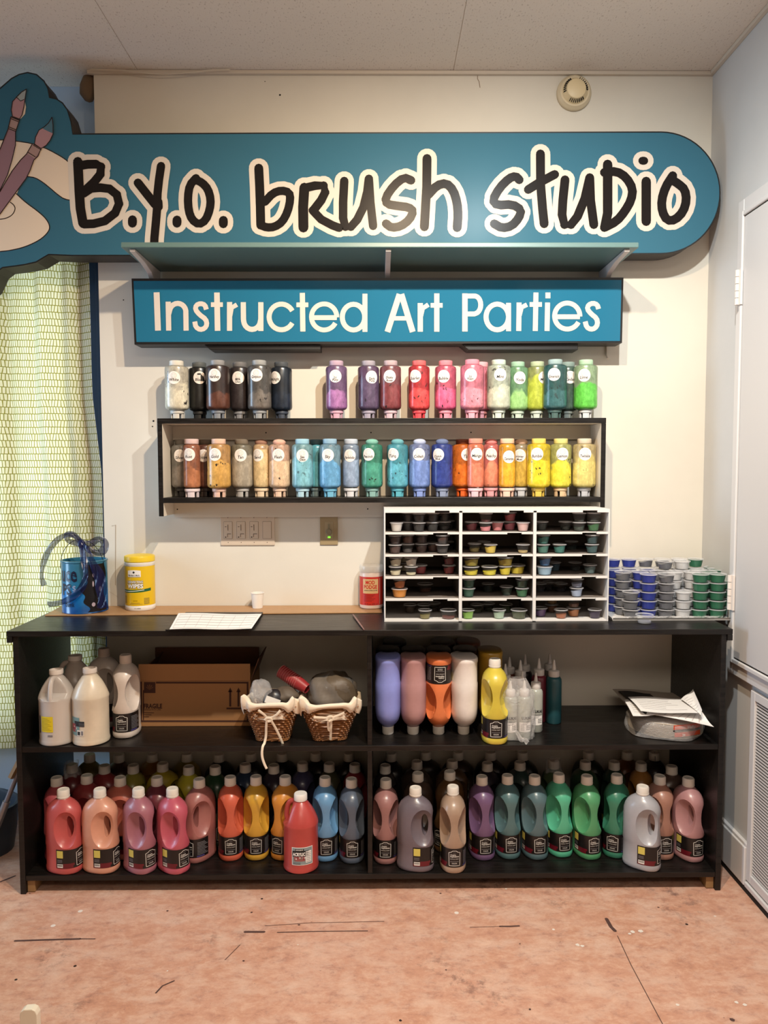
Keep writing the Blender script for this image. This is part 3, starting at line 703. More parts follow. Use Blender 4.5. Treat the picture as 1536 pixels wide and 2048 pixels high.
def dispenser(u, v, Y, zsh, kind, up, low, lev, name, cap, base, rot, desc, speck=.4, sc_=22, texty=.158, scol=(40, 34, 34)):
    p = atY(u, v, Y); rz = random.uniform(-.25, .25)
    t = thing('squeeze_bottle', desc, 'bottle', (p.x, Y, zsh+.0008), 0, 'upside down squeeze bottles on the wall shelf')
    bm_, cm, fm, nz, rb = disp_mesh(kind)
    m = mat_paint('paint_'+desc[:40].replace(' ', '_'), up, low, lev, .034, .20, speck, sc_, scol)
    o = link('body', bm_, t); omat(o, m)
    o = link('cap', cm, t); omat(o, pm('cap_%d_%d_%d' % cap, cap, .45))
    o = link('base_cap', fm, t, None, (0, 0, rz)); omat(o, pm('cap_%d_%d_%d' % base, base, .45))
    link('nozzle', nz, t)
    if name: sk = sticker(t, rb*.988 if kind[0] != 's' else rb, name, rot, texty)
    if 'ink-smeared' in desc:
        b = M(); q = lambda x, y: ((rb+.0006)*math.sin(rot+x/rb), -(rb+.0006)*math.cos(rot+x/rb), texty+y)
        b.grid(lambda u, v: q(.004+.017*u*(1-.4*v), -.013+.026*v*(1-.3*u)), 8, 8); b.grid(lambda u, v: q(-.008+.013*u, .010+.006*v), 5, 3); obj('smear', b, pm('smear_black', (26, 24, 26), .4), sk, angle=180)
GY = (176, 172, 168)
TOP = [(354,'w',-.095,(208,200,180),(226,218,192),.55,'White',(222,216,204),(206,200,190),0,'speckled white bottle at the left end of the top shelf',.9,30,.152),
 (399,'m',-.046,(30,30,30),(22,22,22),.5,'Black',(96,100,100),(40,40,40),.25,'black paint bottle with an ink-smeared sticker behind the white one on top',.3,20,.158),
 (436,'w',-.105,(62,44,40),(96,54,40),.35,'Hershey',(150,148,148),(128,130,136),-.1,'brown bottle with reddish paint at its bottom, third on the top shelf',.2,20,.160),
 (480,'m',-.050,(58,50,50),(50,42,44),.5,'Milk/Choc.',(120,118,118),(130,130,134),.0,'narrow dark brown-purple bottle between the brown and grey ones on top',.2,20,.157),
 (519,'w',-.105,(92,88,84),(112,104,96),.35,'Greyson',(160,160,158),(150,150,150),-.12,'warm grey bottle with splashes, fifth on the top shelf',.5,18,.160),
 (563,'m',-.055,(34,42,54),(30,40,56),.4,'Midnight',(80,84,88),(52,60,74),-.55,'midnight navy bottle at the right of the dark top group',.2,20,.157),
 (673,'m',-.090,(122,90,130),(168,108,168),.35,'Lt/Purp',(190,162,178),(206,158,176),-.05,'light purple bottle standing alone in the middle of the top shelf',.2,14,.158),
 (737,'m',-.085,(104,74,106),(92,74,104),.75,'Dark/Purp',(168,160,170),(160,150,165),.35,'dark purple bottle left of the dusty rose one on top',.4,12,.155),
 (781,'m',-.090,(140,78,84),(132,58,62),.5,'Dusty/Rose',(190,168,172),(206,176,184),-.1,'dusty rose red-brown bottle right of the dark purple one',.7,12,.157),
 (838,'m',-.090,(206,50,56),(228,66,66),.4,'Scarlet',(228,108,108),(230,72,80),-.45,'scarlet red bottle in the middle right of the top shelf',.5,14,.158),
 (891,'m',-.090,(212,92,118),(232,92,136),.45,'Bubble',(232,140,150),(240,144,160),-.28,'rose pink bottle right of the scarlet one',.6,14,.157),
 (962,'m',-.045,(226,122,144),(222,120,140),.4,None,(240,176,182),(236,166,178),0,'pink bottle mostly hidden behind the poppy pink one',.2,14,.157),
 (944,'w',-.120,(232,124,146),(240,142,160),.4,'Lt/Poppy',(240,150,164),(244,166,180),-.25,'poppy pink bottle left of the pale mint one on top',.5,14,.158),
 (997,'w',-.112,(186,196,176),(206,212,188),.5,'Mint',(208,222,206),(208,216,202),.0,'pale mint bottle on the top shelf',.4,16,.160),
 (1035,'m',-.055,(122,176,128),(160,216,130),.32,'Yoda',(168,206,178),(190,206,190),.05,'light green bottle with brighter green at its bottom on top',.0,10,.155),
 (1074,'m',-.060,(156,166,96),(186,200,62),.62,'Moss',(190,204,170),(196,206,196),.5,'yellow-green moss bottle left of the emerald one',.2,8,.156),
 (1110,'w',-.120,(50,98,96),(54,104,106),.4,'Emerald',(164,186,184),(70,96,92),-.32,'dark emerald teal bottle in front on the top shelf',.3,16,.160),
 (1135,'m',-.045,(76,104,88),(66,92,80),.4,'Cedar',(140,160,154),(120,128,124),.0,'dull dark green bottle peeking out behind the emerald one',.2,16,.158),
 (1171,'w',-.110,(156,186,142),(92,200,66),.52,'Lime',(182,216,182),(206,206,206),-.40,'lime bottle half full of bright green at the right end on top',.1,6,.158)]
for u, kd, Y, up, low, lev, nm, cap, base, rot, desc, sp, ns, ty in TOP:
    dispenser(u, 780, Y, ZS1+.0008, kd, up, low, lev, nm, cap, base, rot, desc, sp, ns, ty)
BOT = [(365,'m',-.048,(128,122,112),(134,124,114),.5,'Silver',(124,118,108),(54,50,48),.0,'grey bottle at the left end of the lower row, behind the rust one',.3,16,.157),
 (384,'s',-.115,(172,104,76),(184,112,72),.45,'Rust',(220,192,188),(222,206,208),-.12,'slim rust brown bottle near the left end of the lower row',.0,20,.160),
 (412,'m',-.045,(112,66,52),(116,66,50),.4,'Copper',(112,98,82),(76,60,52),.0,'dark reddish brown bottle hidden between rust and gold',.1,20,.157),
 (438,'w',-.119,(206,152,84),(214,160,74),.6,'Gold',(226,190,168),(226,186,166),-.15,'gold tan bottle with orange smears in the lower row',.9,18,.160),
 (484,'m',-.080,(132,124,104),(170,158,138),.75,'Tan',(124,112,96),(176,172,168),.05,'grey tan bottle right of the gold one',.3,12,.158),
 (523,'sd',-.070,(214,176,132),(228,196,140),.8,'Sand',(160,120,100),(226,202,172),-.35,'slim pale sand bottle between the tan and flesh ones',.2,9,.158),
 (559,'md',-.085,(222,176,148),(234,196,156),.6,'Flesh',(226,180,160),(232,196,170),.02,'peach flesh bottle with a domed cap in the lower row',.5,12,.158),
 (634,'s',-.045,(88,170,186),(92,178,194),.5,None,(80,110,116),(110,130,136),0,'slim cyan bottle squeezed behind the sky blue one',.0,12,.157),
 (605,'m',-.100,(128,176,184),(122,190,206),.6,'Sea/Glass',(160,204,222),(176,208,220),.10,'pale teal blue bottle left of the sky blue one',.3,10,.156),
 (660,'m',-.108,(120,158,176),(96,164,214),.50,'Sky',(150,184,206),(110,176,206),-.15,'sky blue bottle in the lower row',.3,10,.157),
 (702,'s',-.085,(140,158,182),(150,172,204),.6,'Periwinkle',(196,206,220),(214,212,216),-.12,'slim periwinkle grey-blue bottle in the lower row',.1,12,.156),
 (744,'md',-.090,(58,144,116),(66,156,130),.5,'Peacock',(130,186,170),(132,170,164),-.35,'peacock green bottle with dark blotches in the lower row',.9,12,.160),
 (795,'md',-.090,(72,158,176),(84,172,194),.55,'Turq.',(110,170,178),(90,170,186),-.50,'turquoise bottle with dark blotches in the lower row',.9,24,.160),
 (839,'md',-.090,(122,134,178),(110,138,206),.62,'Cobalt',(190,198,222),(132,152,210),-.12,'cobalt lavender blue bottle in the lower row',.5,12,.160),
 (884,'md',-.090,(44,64,150),(42,60,144),.5,'Dutch/Blue',(110,124,160),(140,150,176),-.48,'deep royal blue bottle in the lower row',.3,20,.158),
 (925,'m',-.052,(222,108,30),(226,106,22),.5,'Tiger',(122,60,30),(232,100,36),.35,'tiger orange bottle right of the royal blue one',.5,24,.159),
 (951,'s',-.112,(236,124,88),(240,124,92),.5,'Mango',(240,150,130),(240,190,196),.05,'slim coral mango bottle in front of the tiger orange one',.0,24,.160),
 (982,'sd',-.065,(216,112,106),(238,138,104),.42,'Peachy',(236,140,138),(232,162,166),-.12,'slim pink-orange bottle right of the mango one',.2,10,.160),
 (1014,'s',-.105,(240,166,38),(242,172,36),.5,'Clementine',(244,200,168),(244,200,180),.08,'slim clementine orange bottle in the lower row',.1,10,.150),
 (1042,'sd',-.055,(160,142,112),(206,166,60),.80,'Honey/Must.',(230,196,172),(196,196,200),-.35,'slim honey mustard bottle hidden behind the clementine one',.1,6,.156),
 (1077,'w',-.105,(232,200,24),(242,212,36),.6,'Bumble',(244,218,110),(226,190,84),-.35,'bright yellow bottle with black flecks in the lower row',.8,12,.160),
 (1121,'m',-.095,(188,188,106),(236,224,58),.45,'Lemon',(232,220,140),(224,190,150),-.05,'lemon bottle with yellow below and olive film above',.6,10,.160),
 (1168,'w',-.095,(206,184,126),(228,208,116),.6,'Twinkle',(218,204,182),(190,190,196),-.18,'pale yellow bottle at the right end of the lower row',.3,8,.160)]
for u, kd, Y, up, low, lev, nm, cap, base, rot, desc, sp, ns, ty in BOT:
    dispenser(u, 940, Y, ZS0+.0008, kd, up, low, lev, nm, cap, base, rot, desc, sp, ns, ty)

# ------------------------------------------------------------------ two-litre handle bottles of paint
BA, BB, BN = .064, .046, 2.35
def se(t, a, b_, n_=BN):
    c, s_ = math.cos(t), math.sin(t)
    return (a*math.copysign(abs(c)**(2/n_), c), b_*math.copysign(abs(s_)**(2/n_), s_))
PROF = [(0,.90,.90),(.002,.96,.96),(.007,1,1),(.018,1,1),(.022,.975,.97),(.094,.975,.97),(.098,1,1),(.14,.985,1),(.19,.985,1),(.212,.97,.98),(.228,.90,.93),(.241,.79,.84),(.251,.64,.70),(.259,.47,.54),(.264,.34,.44),(.266,.31,.42),(.276,.31,.42)]
b = M(); NB = 56
for z, fa, fb in PROF:
    for i in range(NB):
        x, y = se(2*math.pi*i/NB, BA*fa, BB*fb, BN if z < .2 else max(2, BN-(z-.2)*6))
        if x > 0 and .11 < z < .22: x *= 1-.10*math.sin(math.pi*(z-.11)/.11)
        b.v.append((x-(.0 if z < .2 else 0), y, z))
for j in range(len(PROF)-1):
    for i in range(NB): b.f.append((j*NB+i, j*NB+(i+1) % NB, (j+1)*NB+(i+1) % NB, (j+1)*NB+i)); b.m.append(0)
b.f += [tuple(range(NB-1, -1, -1)), tuple(range((len(PROF)-1)*NB, len(PROF)*NB))]; b.m += [0, 0]
ZF = .965   # height of these bottles against the drawn profile
body_o = obj('tmp', b, WHITE)
cut = [obj('cut', ellipsoid((.046, s_*.065, .166), (.058, .0545, .079)), WHITE) for s_ in (-1, 1)] + [obj('cut', ellipsoid((.0345, 0, .170), (.0125, .04, .046)), WHITE)]
BODY = boolean(body_o, cut); BODY.name = 'handle_bottle_body'; bpy.data.objects.remove(body_o)
b = M(); nn = 40; pr_ = [(.0205,.2662),(.0212,.268),(.0212,.272),(.0205,.2725),(.0205,.292),(.0185,.2965),(.016,.297),(.0155,.2955),(.001,.2955)]
for r_, z in pr_:
    for i in range(nn):
        rr = r_*(1+(.02 if (i % 2 and .271 < z < .2925) else 0)); a = 2*math.pi*i/nn; b.v.append((rr*math.cos(a), rr*math.sin(a), z))
for j in range(len(pr_)-1):
    for i in range(nn): b.f.append((j*nn+i, j*nn+(i+1) % nn, (j+1)*nn+(i+1) % nn, (j+1)*nn+i)); b.m.append(0)
CAPM = mesh('handle_bottle_cap', b, OFFW)
# arc length table round the label zone
_tab = []; s0 = 0; px_ = se(0, BA*.975, BB*.97)
for i in range(0, 721):
    t_ = math.pi*i/720; p = se(t_, BA*.975, BB*.97); s0 += math.dist(p, px_); px_ = p; _tab.append((s0, p))
def lab(s_, z, l=.0006):
    a = abs(s_)
    import bisect
    i = min(len(_tab)-2, max(0, bisect.bisect_left(_tab, (a,))-1)); s1, p1 = _tab[i]; s2, p2 = _tab[i+1]
    f_ = 0 if s2 == s1 else min(1, max(0, (a-s1)/(s2-s1))); x = p1[0]+(p2[0]-p1[0])*f_; y = p1[1]+(p2[1]-p1[1])*f_
    nx, ny = (p2[1]-p1[1]), -(p2[0]-p1[0]); l_ = math.hypot(nx, ny) or 1
    x += abs(nx)/l_*l*(1 if x >= 0 else -1); y += abs(ny)/l_*l
    return (x, math.copysign(y, s_) if s_ else y*0, z)
LBLK = pm('label_black', (22, 18, 18), .35); LRED = pm('label_red', (98, 16, 30), .35); LYEL = pm('label_yellow', (206, 190, 92), .4); LWH = pm('label_white', (226, 222, 216), .4); LGR = pm('label_grey', (120, 118, 122), .4); LPUR = pm('label_violet', (74, 66, 120), .4)
def lq(b, s0, s1, z0, z1, l, m, n=6):
    b.grid(lambda u, v: lab(s0+(s1-s0)*u, z0+(z1-z0)*v, l), n, 1, m)
b = M()
lq(b, -.088, .078, .0235, .0925, .0005, 0, 40)
lq(b, -.0865, -.030, .0240, .034, .0008, 1, 12); lq(b, -.063, -.026, .034, .042, .0008, 1, 8)
lq(b, -.085, -.063, .062, .0885, .0009, 2, 5); lq(b, -.084, -.064, .027, .040, .0009, 3, 5)
for k in range(13): lq(b, -.0828+k*.0014, -.0828+k*.0014+(.0008 if k % 3 else .0004), .031, .0385, .0012, 0, 1)
for k in range(3): lq(b, -.084, -.066, .046+k*.004, .0475+k*.004, .0009, 4, 3)
for k in range(9): lq(b, .034, .074 - (k % 3)*.006, .034+k*.0055, .0362+k*.0055, .0009, 4, 6)
lq(b, .032, .060, .0255, .0305, .0009, 5, 5)
PQ = [(-.0185,.030),(-.0195,.078),(-.012,.080),(-.006,.085),(.006,.085),(.012,.080),(.0195,.078),(.0185,.030),(-.0185,.030)]
PQs = []
for p, q in zip(PQ[:-1], PQ[1:]):
    PQs += [(p[0]+(q[0]-p[0])*i/6, p[1]+(q[1]-p[1])*i/6) for i in range(6)]
PQs.append(PQ[-1])
strokes(b, [(PQs, .0008)], lambda x, z: lab(x+1e-6, z, .0010), 3, False)
pt_ = lambda x, y: lab(x+1e-6, y, .0010)
put_text(b, 'Creative', .0075, pt_, 3, -.0045, .0705, width=.019, bold=.00015); put_text(b, 'Inspirations', .0078, pt_, 3, .0005, .0635, width=.0295, bold=.00018)
put_text(b, 'ACRYLIC PAINT', .0046, pt_, 3, 0, .0550, width=.030)
lq(b, -.0145, .0145, .0445, .0462, .0010, 4, 5); put_text(b, 'COLOR', .0048, pt_, 3, 0, .0390, width=.018, bold=.0001); lq(b, -.0055, .0055, .0775, .0785, .0010, 4, 3); lq(b, -.009, .009, .0335, .0345, .0010, 4, 3)
LABM = mesh('handle_bottle_label', b, [LBLK, LRED, LYEL, LWH, LGR, LPUR], angle=180)
def dk(c, g=.93, k=.10):
    m = max(c)*.62+sum(c)/3*.38
    return tuple(g*(x*(1-k)+m*k) for x in c)
def pmat(rgb, name=None, rough=.33):
    key = 'paint_%d_%d_%d' % tuple(rgb)
    if key in MATS: return MATS[key]
    m = pm(key, dk(rgb), rough, spec=.5, coat=.1); k = N(m)
    n_ = k.noise(14, k.co(), 3); k.color(k.mix(k.ramp(n_, [(.35, W0), (.7, W1)]), lin(dk(rgb)), lin(dk(tuple(x*.93 for x in rgb))))); return m
def hbottle(X, Y, z, yaw, rgb, desc, group, inverted=False, label=True, cap=None, lean=0):
    """yaw = direction (degrees, 0 = right, -90 = towards the room) in which the handle points"""
    t = thing('paint_bottle', desc, 'paint bottle', (X, Y, z+.0008), R(yaw), group)
    t.scale = (1.03, 1, ZF)
    if inverted: t.location.z = z+.2962*ZF; t.rotation_euler = (math.pi, 0, R(yaw))
    o = link('body', BODY, t); omat(o, pmat(rgb))
    o = link('cap', CAPM, t)
    if cap: omat(o, pm('cap_%d_%d_%d' % cap, cap, .45))
    if label: link('label', LABM, t)
    return t
GL, GR = 'paint bottles on the left bottom shelf', 'paint bottles on the right bottom shelf'
# X, Y, direction of the grip (degrees), paint colour, description
LB = [
 (-1.109, -0.395, -15, (208, 82, 80), 'coral red handle bottle at the left front corner of the bottom shelf'),
 (-0.982, -0.393, -14, (232, 158, 128), 'peach handle bottle, second in the left front row'),
 (-0.847, -0.391, -37, (176, 104, 120), 'dusty mauve handle bottle, third in the left front row'),
 (-0.728, -0.391, -40, (206, 84, 104), 'raspberry pink handle bottle, fourth in the left front row'),
 (-0.652, -0.311, -117, (176, 106, 100), 'rosewood handle bottle between the raspberry and orange-red ones'),
 (-0.543, -0.294, -80, (226, 96, 66), 'orange-red handle bottle facing front left of the golden yellow one'),
 (-0.450, -0.290, -83, (228, 168, 46), 'golden yellow handle bottle facing front on the left bottom shelf'),
 (-0.343, -0.292, -113, (230, 144, 46), 'amber orange handle bottle half hidden by the round red jug'),
 (-0.197, -0.301, -83, (104, 162, 214), 'sky blue handle bottle right of the round red jug'),
 (-0.100, -0.316, -86, (92, 104, 124), 'steel blue handle bottle beside the centre divider'),
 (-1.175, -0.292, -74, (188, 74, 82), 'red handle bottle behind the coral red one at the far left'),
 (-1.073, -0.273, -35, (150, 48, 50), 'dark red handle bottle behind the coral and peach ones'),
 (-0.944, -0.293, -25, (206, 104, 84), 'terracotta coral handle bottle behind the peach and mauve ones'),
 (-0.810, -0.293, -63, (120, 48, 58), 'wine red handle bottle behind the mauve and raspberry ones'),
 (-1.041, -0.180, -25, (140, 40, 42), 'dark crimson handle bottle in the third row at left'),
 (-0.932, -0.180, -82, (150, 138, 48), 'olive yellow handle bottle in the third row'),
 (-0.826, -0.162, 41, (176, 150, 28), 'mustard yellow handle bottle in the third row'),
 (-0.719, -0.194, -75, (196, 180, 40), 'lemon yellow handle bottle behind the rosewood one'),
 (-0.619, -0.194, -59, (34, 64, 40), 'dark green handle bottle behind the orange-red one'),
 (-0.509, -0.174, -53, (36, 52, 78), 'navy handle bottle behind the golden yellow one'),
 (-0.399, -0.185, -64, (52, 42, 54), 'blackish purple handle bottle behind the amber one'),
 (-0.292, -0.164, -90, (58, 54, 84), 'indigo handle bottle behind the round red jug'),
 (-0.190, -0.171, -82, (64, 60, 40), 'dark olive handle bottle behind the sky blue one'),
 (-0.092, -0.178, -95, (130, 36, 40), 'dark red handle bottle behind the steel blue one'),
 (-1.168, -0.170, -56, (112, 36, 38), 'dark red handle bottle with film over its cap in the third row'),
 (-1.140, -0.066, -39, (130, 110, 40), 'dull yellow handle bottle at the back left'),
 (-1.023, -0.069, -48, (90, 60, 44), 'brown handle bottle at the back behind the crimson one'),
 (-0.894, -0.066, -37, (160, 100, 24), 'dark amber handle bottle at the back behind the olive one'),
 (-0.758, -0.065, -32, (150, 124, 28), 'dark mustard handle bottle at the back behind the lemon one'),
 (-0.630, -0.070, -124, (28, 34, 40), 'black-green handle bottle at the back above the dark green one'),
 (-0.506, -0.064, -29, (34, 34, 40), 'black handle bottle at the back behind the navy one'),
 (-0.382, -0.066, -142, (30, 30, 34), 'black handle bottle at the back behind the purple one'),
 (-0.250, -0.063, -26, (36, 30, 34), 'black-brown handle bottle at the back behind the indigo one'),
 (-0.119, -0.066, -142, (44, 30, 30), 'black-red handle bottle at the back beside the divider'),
]
RB = [
 (0.024, -0.322, -92, (172, 116, 112), 'dusty rose handle bottle beside the centre divider'),
 (0.128, -0.393, -13, (118, 106, 116), 'mauve grey handle bottle turned sideways on the right bottom shelf'),
 (0.261, -0.384, -90, (180, 148, 124), 'beige handle bottle pulled forward beside the mauve grey one'),
 (0.375, -0.299, -84, (120, 86, 128), 'purple handle bottle on the right bottom shelf'),
 (0.470, -0.291, -85, (84, 122, 126), 'grey teal handle bottle, just right of the purple one'),
 (0.568, -0.297, -82, (88, 118, 126), 'blue-grey teal handle bottle left of the mint green one'),
 (0.661, -0.280, -81, (86, 200, 156), 'mint green handle bottle on the right bottom shelf'),
 (0.759, -0.299, -78, (84, 170, 112), 'leaf green handle bottle right of the mint one'),
 (0.871, -0.291, -118, (56, 138, 108), 'sea green handle bottle with its grip to the right'),
 (0.932, -0.391, -37, (180, 178, 184), 'pale grey handle bottle pulled forward near the right end'),
 (1.025, -0.302, -85, (184, 128, 108), 'rosy brown handle bottle behind the pale grey one'),
 (1.122, -0.321, -75, (196, 140, 142), 'pale pink handle bottle at the right end'),
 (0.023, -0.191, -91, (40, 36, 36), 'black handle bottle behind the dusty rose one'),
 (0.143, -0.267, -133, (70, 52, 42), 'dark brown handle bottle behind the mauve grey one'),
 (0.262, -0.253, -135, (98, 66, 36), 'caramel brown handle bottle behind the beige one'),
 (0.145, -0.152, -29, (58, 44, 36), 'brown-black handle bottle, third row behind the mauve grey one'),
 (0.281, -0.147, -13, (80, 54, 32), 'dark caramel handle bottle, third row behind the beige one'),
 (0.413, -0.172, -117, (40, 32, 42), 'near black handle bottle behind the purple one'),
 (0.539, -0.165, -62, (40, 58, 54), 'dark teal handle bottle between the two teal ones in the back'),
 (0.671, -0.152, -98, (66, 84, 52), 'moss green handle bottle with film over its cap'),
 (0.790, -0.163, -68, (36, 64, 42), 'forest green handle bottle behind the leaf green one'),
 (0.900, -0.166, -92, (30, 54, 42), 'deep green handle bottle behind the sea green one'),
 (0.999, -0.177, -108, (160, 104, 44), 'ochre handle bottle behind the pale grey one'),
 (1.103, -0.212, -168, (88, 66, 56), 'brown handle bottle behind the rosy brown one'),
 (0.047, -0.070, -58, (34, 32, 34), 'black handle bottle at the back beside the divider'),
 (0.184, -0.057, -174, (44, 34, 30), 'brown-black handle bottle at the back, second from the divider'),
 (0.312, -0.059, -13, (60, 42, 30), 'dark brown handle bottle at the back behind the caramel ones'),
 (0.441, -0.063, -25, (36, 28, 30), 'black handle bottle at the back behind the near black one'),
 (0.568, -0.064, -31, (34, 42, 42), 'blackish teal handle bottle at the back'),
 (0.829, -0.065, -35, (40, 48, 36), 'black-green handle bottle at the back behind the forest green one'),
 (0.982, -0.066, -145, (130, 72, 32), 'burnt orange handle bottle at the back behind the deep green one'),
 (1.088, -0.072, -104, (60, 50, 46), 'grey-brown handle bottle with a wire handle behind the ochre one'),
]
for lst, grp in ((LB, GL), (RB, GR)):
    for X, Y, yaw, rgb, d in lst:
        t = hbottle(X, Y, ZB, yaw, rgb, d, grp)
        if 'film over' in d:
            b = M()
            b.grid(lambda u, v: ((.034-.010*v+.003*math.sin(u*37+v*9)+.002*math.sin(u*63))*math.cos(2*math.pi*u), (.034-.010*v+.003*math.sin(u*31+v*5))*math.sin(2*math.pi*u), .246+.058*v+.003*math.sin(u*25)), 60, 10, 0, True)
            obj('film', b, WRAP, t, angle=180)
        if 'wire handle' in d:
            b = M(); b.tube([(.030*math.cos(a), .0, .262+.034*math.sin(a)) for a in [math.pi*(.05+.9*i/20) for i in range(21)]], .0012, 6); obj('wire_loop', b, LGR, t)
sc.cycles.transparent_max_bounces = 24

# ------------------------------------------------------------------ right part of the middle shelf
GM = 'upside down paint bottles on the middle shelf'
def onM(u, v, dz=0): return atZ(u, v, ZM+dz)
for u, yaw, rgb, lb, d in [(776, 90, (142,152,236), False, 'periwinkle blue bottle standing on its cap beside the divider'),
    (826, 95, (196,142,142), False, 'dusty mauve bottle standing on its cap right of the periwinkle one'),
    (877, -90, (244,124,66), True, 'orange bottle standing on its cap with its label upside down'),
    (927, 100, (250,238,232), False, 'white bottle standing on its cap left of the upright yellow one')]:
    p = onM(u, 1466); hbottle(p.x, p.y, ZM, yaw, rgb, d, GM, True, lb)
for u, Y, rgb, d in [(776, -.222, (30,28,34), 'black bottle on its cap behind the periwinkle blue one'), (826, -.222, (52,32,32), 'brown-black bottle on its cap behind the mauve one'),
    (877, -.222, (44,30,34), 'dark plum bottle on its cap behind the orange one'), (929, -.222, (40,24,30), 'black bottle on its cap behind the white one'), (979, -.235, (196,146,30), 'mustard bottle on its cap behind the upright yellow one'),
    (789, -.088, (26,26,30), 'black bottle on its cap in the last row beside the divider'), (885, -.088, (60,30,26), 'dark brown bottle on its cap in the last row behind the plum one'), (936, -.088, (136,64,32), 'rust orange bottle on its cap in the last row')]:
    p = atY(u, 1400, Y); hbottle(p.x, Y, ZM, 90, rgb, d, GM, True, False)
p = onM(979, 1458); hbottle(p.x+.002, -.382, ZM, -93, (226,200,60), 'yellow handle bottle standing upright right of the upside down white one', 'upright bottles on the middle shelf')

CAPW = pm('squeeze_cap_white', (214, 208, 204), .4)
def squeezer(X, Y, H, r, rgb, desc, clear=None, lukas=False):
    t = thing('nozzle_bottle', desc, 'squeeze bottle', (X, Y, ZM+.0008), 0, 'nozzle bottles on the middle shelf')
    hb = H*.74
    prof = [(r*.9, 0), (r, .004), (r, hb-.022), (r*.96, hb-.010), (r*.8, hb-.003), (r*.62, hb)]
    m = pmat(rgb) if clear is None else mat_clear('milky_bottle_plastic', (206, 210, 200), .62, .2)
    obj('body', M().lathe(prof, 28), m, t)
    if clear: obj('filling', M().lathe([(r*.88, .004), (r*.95, .008), (r*.95, hb*clear)], 24), pmat(rgb), t)
    c = obj('screw_cap', M().lathe([(r*.60, hb-.004), (r*.72, hb+.001), (r*.70, hb+.020), (r*.6, hb+.023), (r*.3, hb+.024)], 24), CAPW, t)
    obj('nozzle', M().lathe([(r*.30, hb+.023), (r*.26, hb+.03), (.0035, H-.004), (.0022, H), (.001, H)], 16), CAPW, c)
    if lukas:
        b = M(); f = lambda x, y, l=.0006: ((r+l)*math.sin(x/r), -(r+l)*math.cos(x/r), y)
        b.grid(lambda u, v: f(-.022+.044*u, .028+.034*v), 12, 1, 0)
        put_text(b, 'LUKAS', .013, lambda x, y: f(x, y, .0009), 1, .004, .078, width=.034, bold=.0005)
        for k in range(4): b.grid(lambda u, v: f(-.010+(.024-.003*k)*u, .066-.004*k+.0012*v, .0009), 4, 1, 2)
        for k in range(6):
            b.grid(lambda u, v: f(-.016+.012*u, .033+.004*k+.0012*v, .0009), 3, 1, 2)
        for k in range(9): b.grid(lambda u, v: f(.004+.0052*(k % 3)+.003*u, .036+.006*(k//3)+.0035*v, .0009), 2, 1, 1)
        obj('label', b, [PAPER, INK, LGR], t, angle=180)
    return t
for u, v, Y, H, r, rgb, cl, lk, d in [
  (1020,1466,-.375,.205,.0255,(196,204,186),.8,True,'pale nozzle bottle in clear film, left of the pair at the shelf front'),
  (1048,1466,-.372,.205,.0255,(186,206,186),.8,True,'pale nozzle bottle in clear film, right of the pair at the shelf front'),
  (1071,1440,-.300,.212,.0255,(150,138,132),.35,True,'half empty grey nozzle bottle behind the film wrapped pair'),
  (1044,1440,-.285,.215,.0260,(190,180,170),.3,False,'milky nozzle bottle directly behind the film wrapped pair'),
  (1010,1440,-.270,.238,.0280,(172,96,52),None,False,'orange brown nozzle bottle right of the upright yellow bottle'),
  (1040,1430,-.215,.238,.0290,(36,34,40),None,False,'black nozzle bottle in the middle of the nozzle bottles'),
  (1018,1430,-.165,.238,.0280,(120,60,40),None,False,'rust brown nozzle bottle at the back beside the mustard bottle'),
  (1049,1430,-.130,.238,.0280,(44,38,40),None,False,'charcoal nozzle bottle at the back of the group'),
  (1077,1430,-.190,.238,.0290,(124,34,50),None,False,'dark red nozzle bottle left of the teal one'),
  (1107,1430,-.210,.238,.0290,(38,96,106),None,False,'teal nozzle bottle at the right end of the nozzle bottles'),
  (1098,1430,-.120,.238,.0280,(96,88,80),None,False,'grey brown nozzle bottle behind the teal one')]:
    p = atY(u, v, Y); squeezer(p.x, Y, H, r, rgb, d, cl, lk)
# film round the front pair
b = M(); pc = atY(1034, 1466, -.374)
def film(u, v):
    a = 2*math.pi*u; z = v*.215
    k = 1-.55*max(0, v-.72)/.28
    rx, ry = .060*k, .032*k
    w_ = 1+.05*math.sin(a*5+v*9)+.04*math.sin(a*11-v*17)
    return (pc.x+rx*w_*math.cos(a), -.374+ry*w_*math.sin(a), ZM+.002+z)
b.grid(film, 60, 18, 0, True)
b.grid(lambda u, v: (pc.x-.012+.034*v+.014*(u-.5)*(1+v), -.408-.030*v, ZM+.030*(1-v)+.004+.006*math.sin(u*9+v*7)), 10, 10)
tag(obj('film_wrap', b, WRAP, angle=180), 'clear crinkled film round the two front nozzle bottles with a twisted tail', 'plastic film')

# plate pack and papers
pc = onM(1322, 1450)
t = thing('paper_plate_pack', 'clear bag of ivory paper plates with an orange and black label', 'paper plates', (pc.x, -.285, ZM+.001))
b = M(); prof = [(.001, .002)]
for k in range(11): prof += [(.112, .004+k*.0048), (.128, .0075+k*.0048), (.128, .0085+k*.0048), (.120, .0080+k*.0048)]
prof += [(.085, .052), (.001, .052)]
obj('plates', b.lathe(prof, 56, caps=False), pm('ivory_paper_plate', (214, 200, 180), .6), t)
b = M()
b.grid(lambda u, v: ((.136+.006*math.sin(u*44)+.004*math.sin(u*26+v*8))*math.cos(2*math.pi*u)*(1-.25*max(0, v-.8)/.2)*(1+.12*math.sin(u*12.56+.4)*(1-v)), (.134+.006*math.sin(u*31+2)*(1))*math.sin(2*math.pi*u)*(1-.25*max(0, v-.8)/.2), .0015+.068*v), 90, 8, 0, True)
obj('bag', b, WRAP, t, angle=180)
b = M()
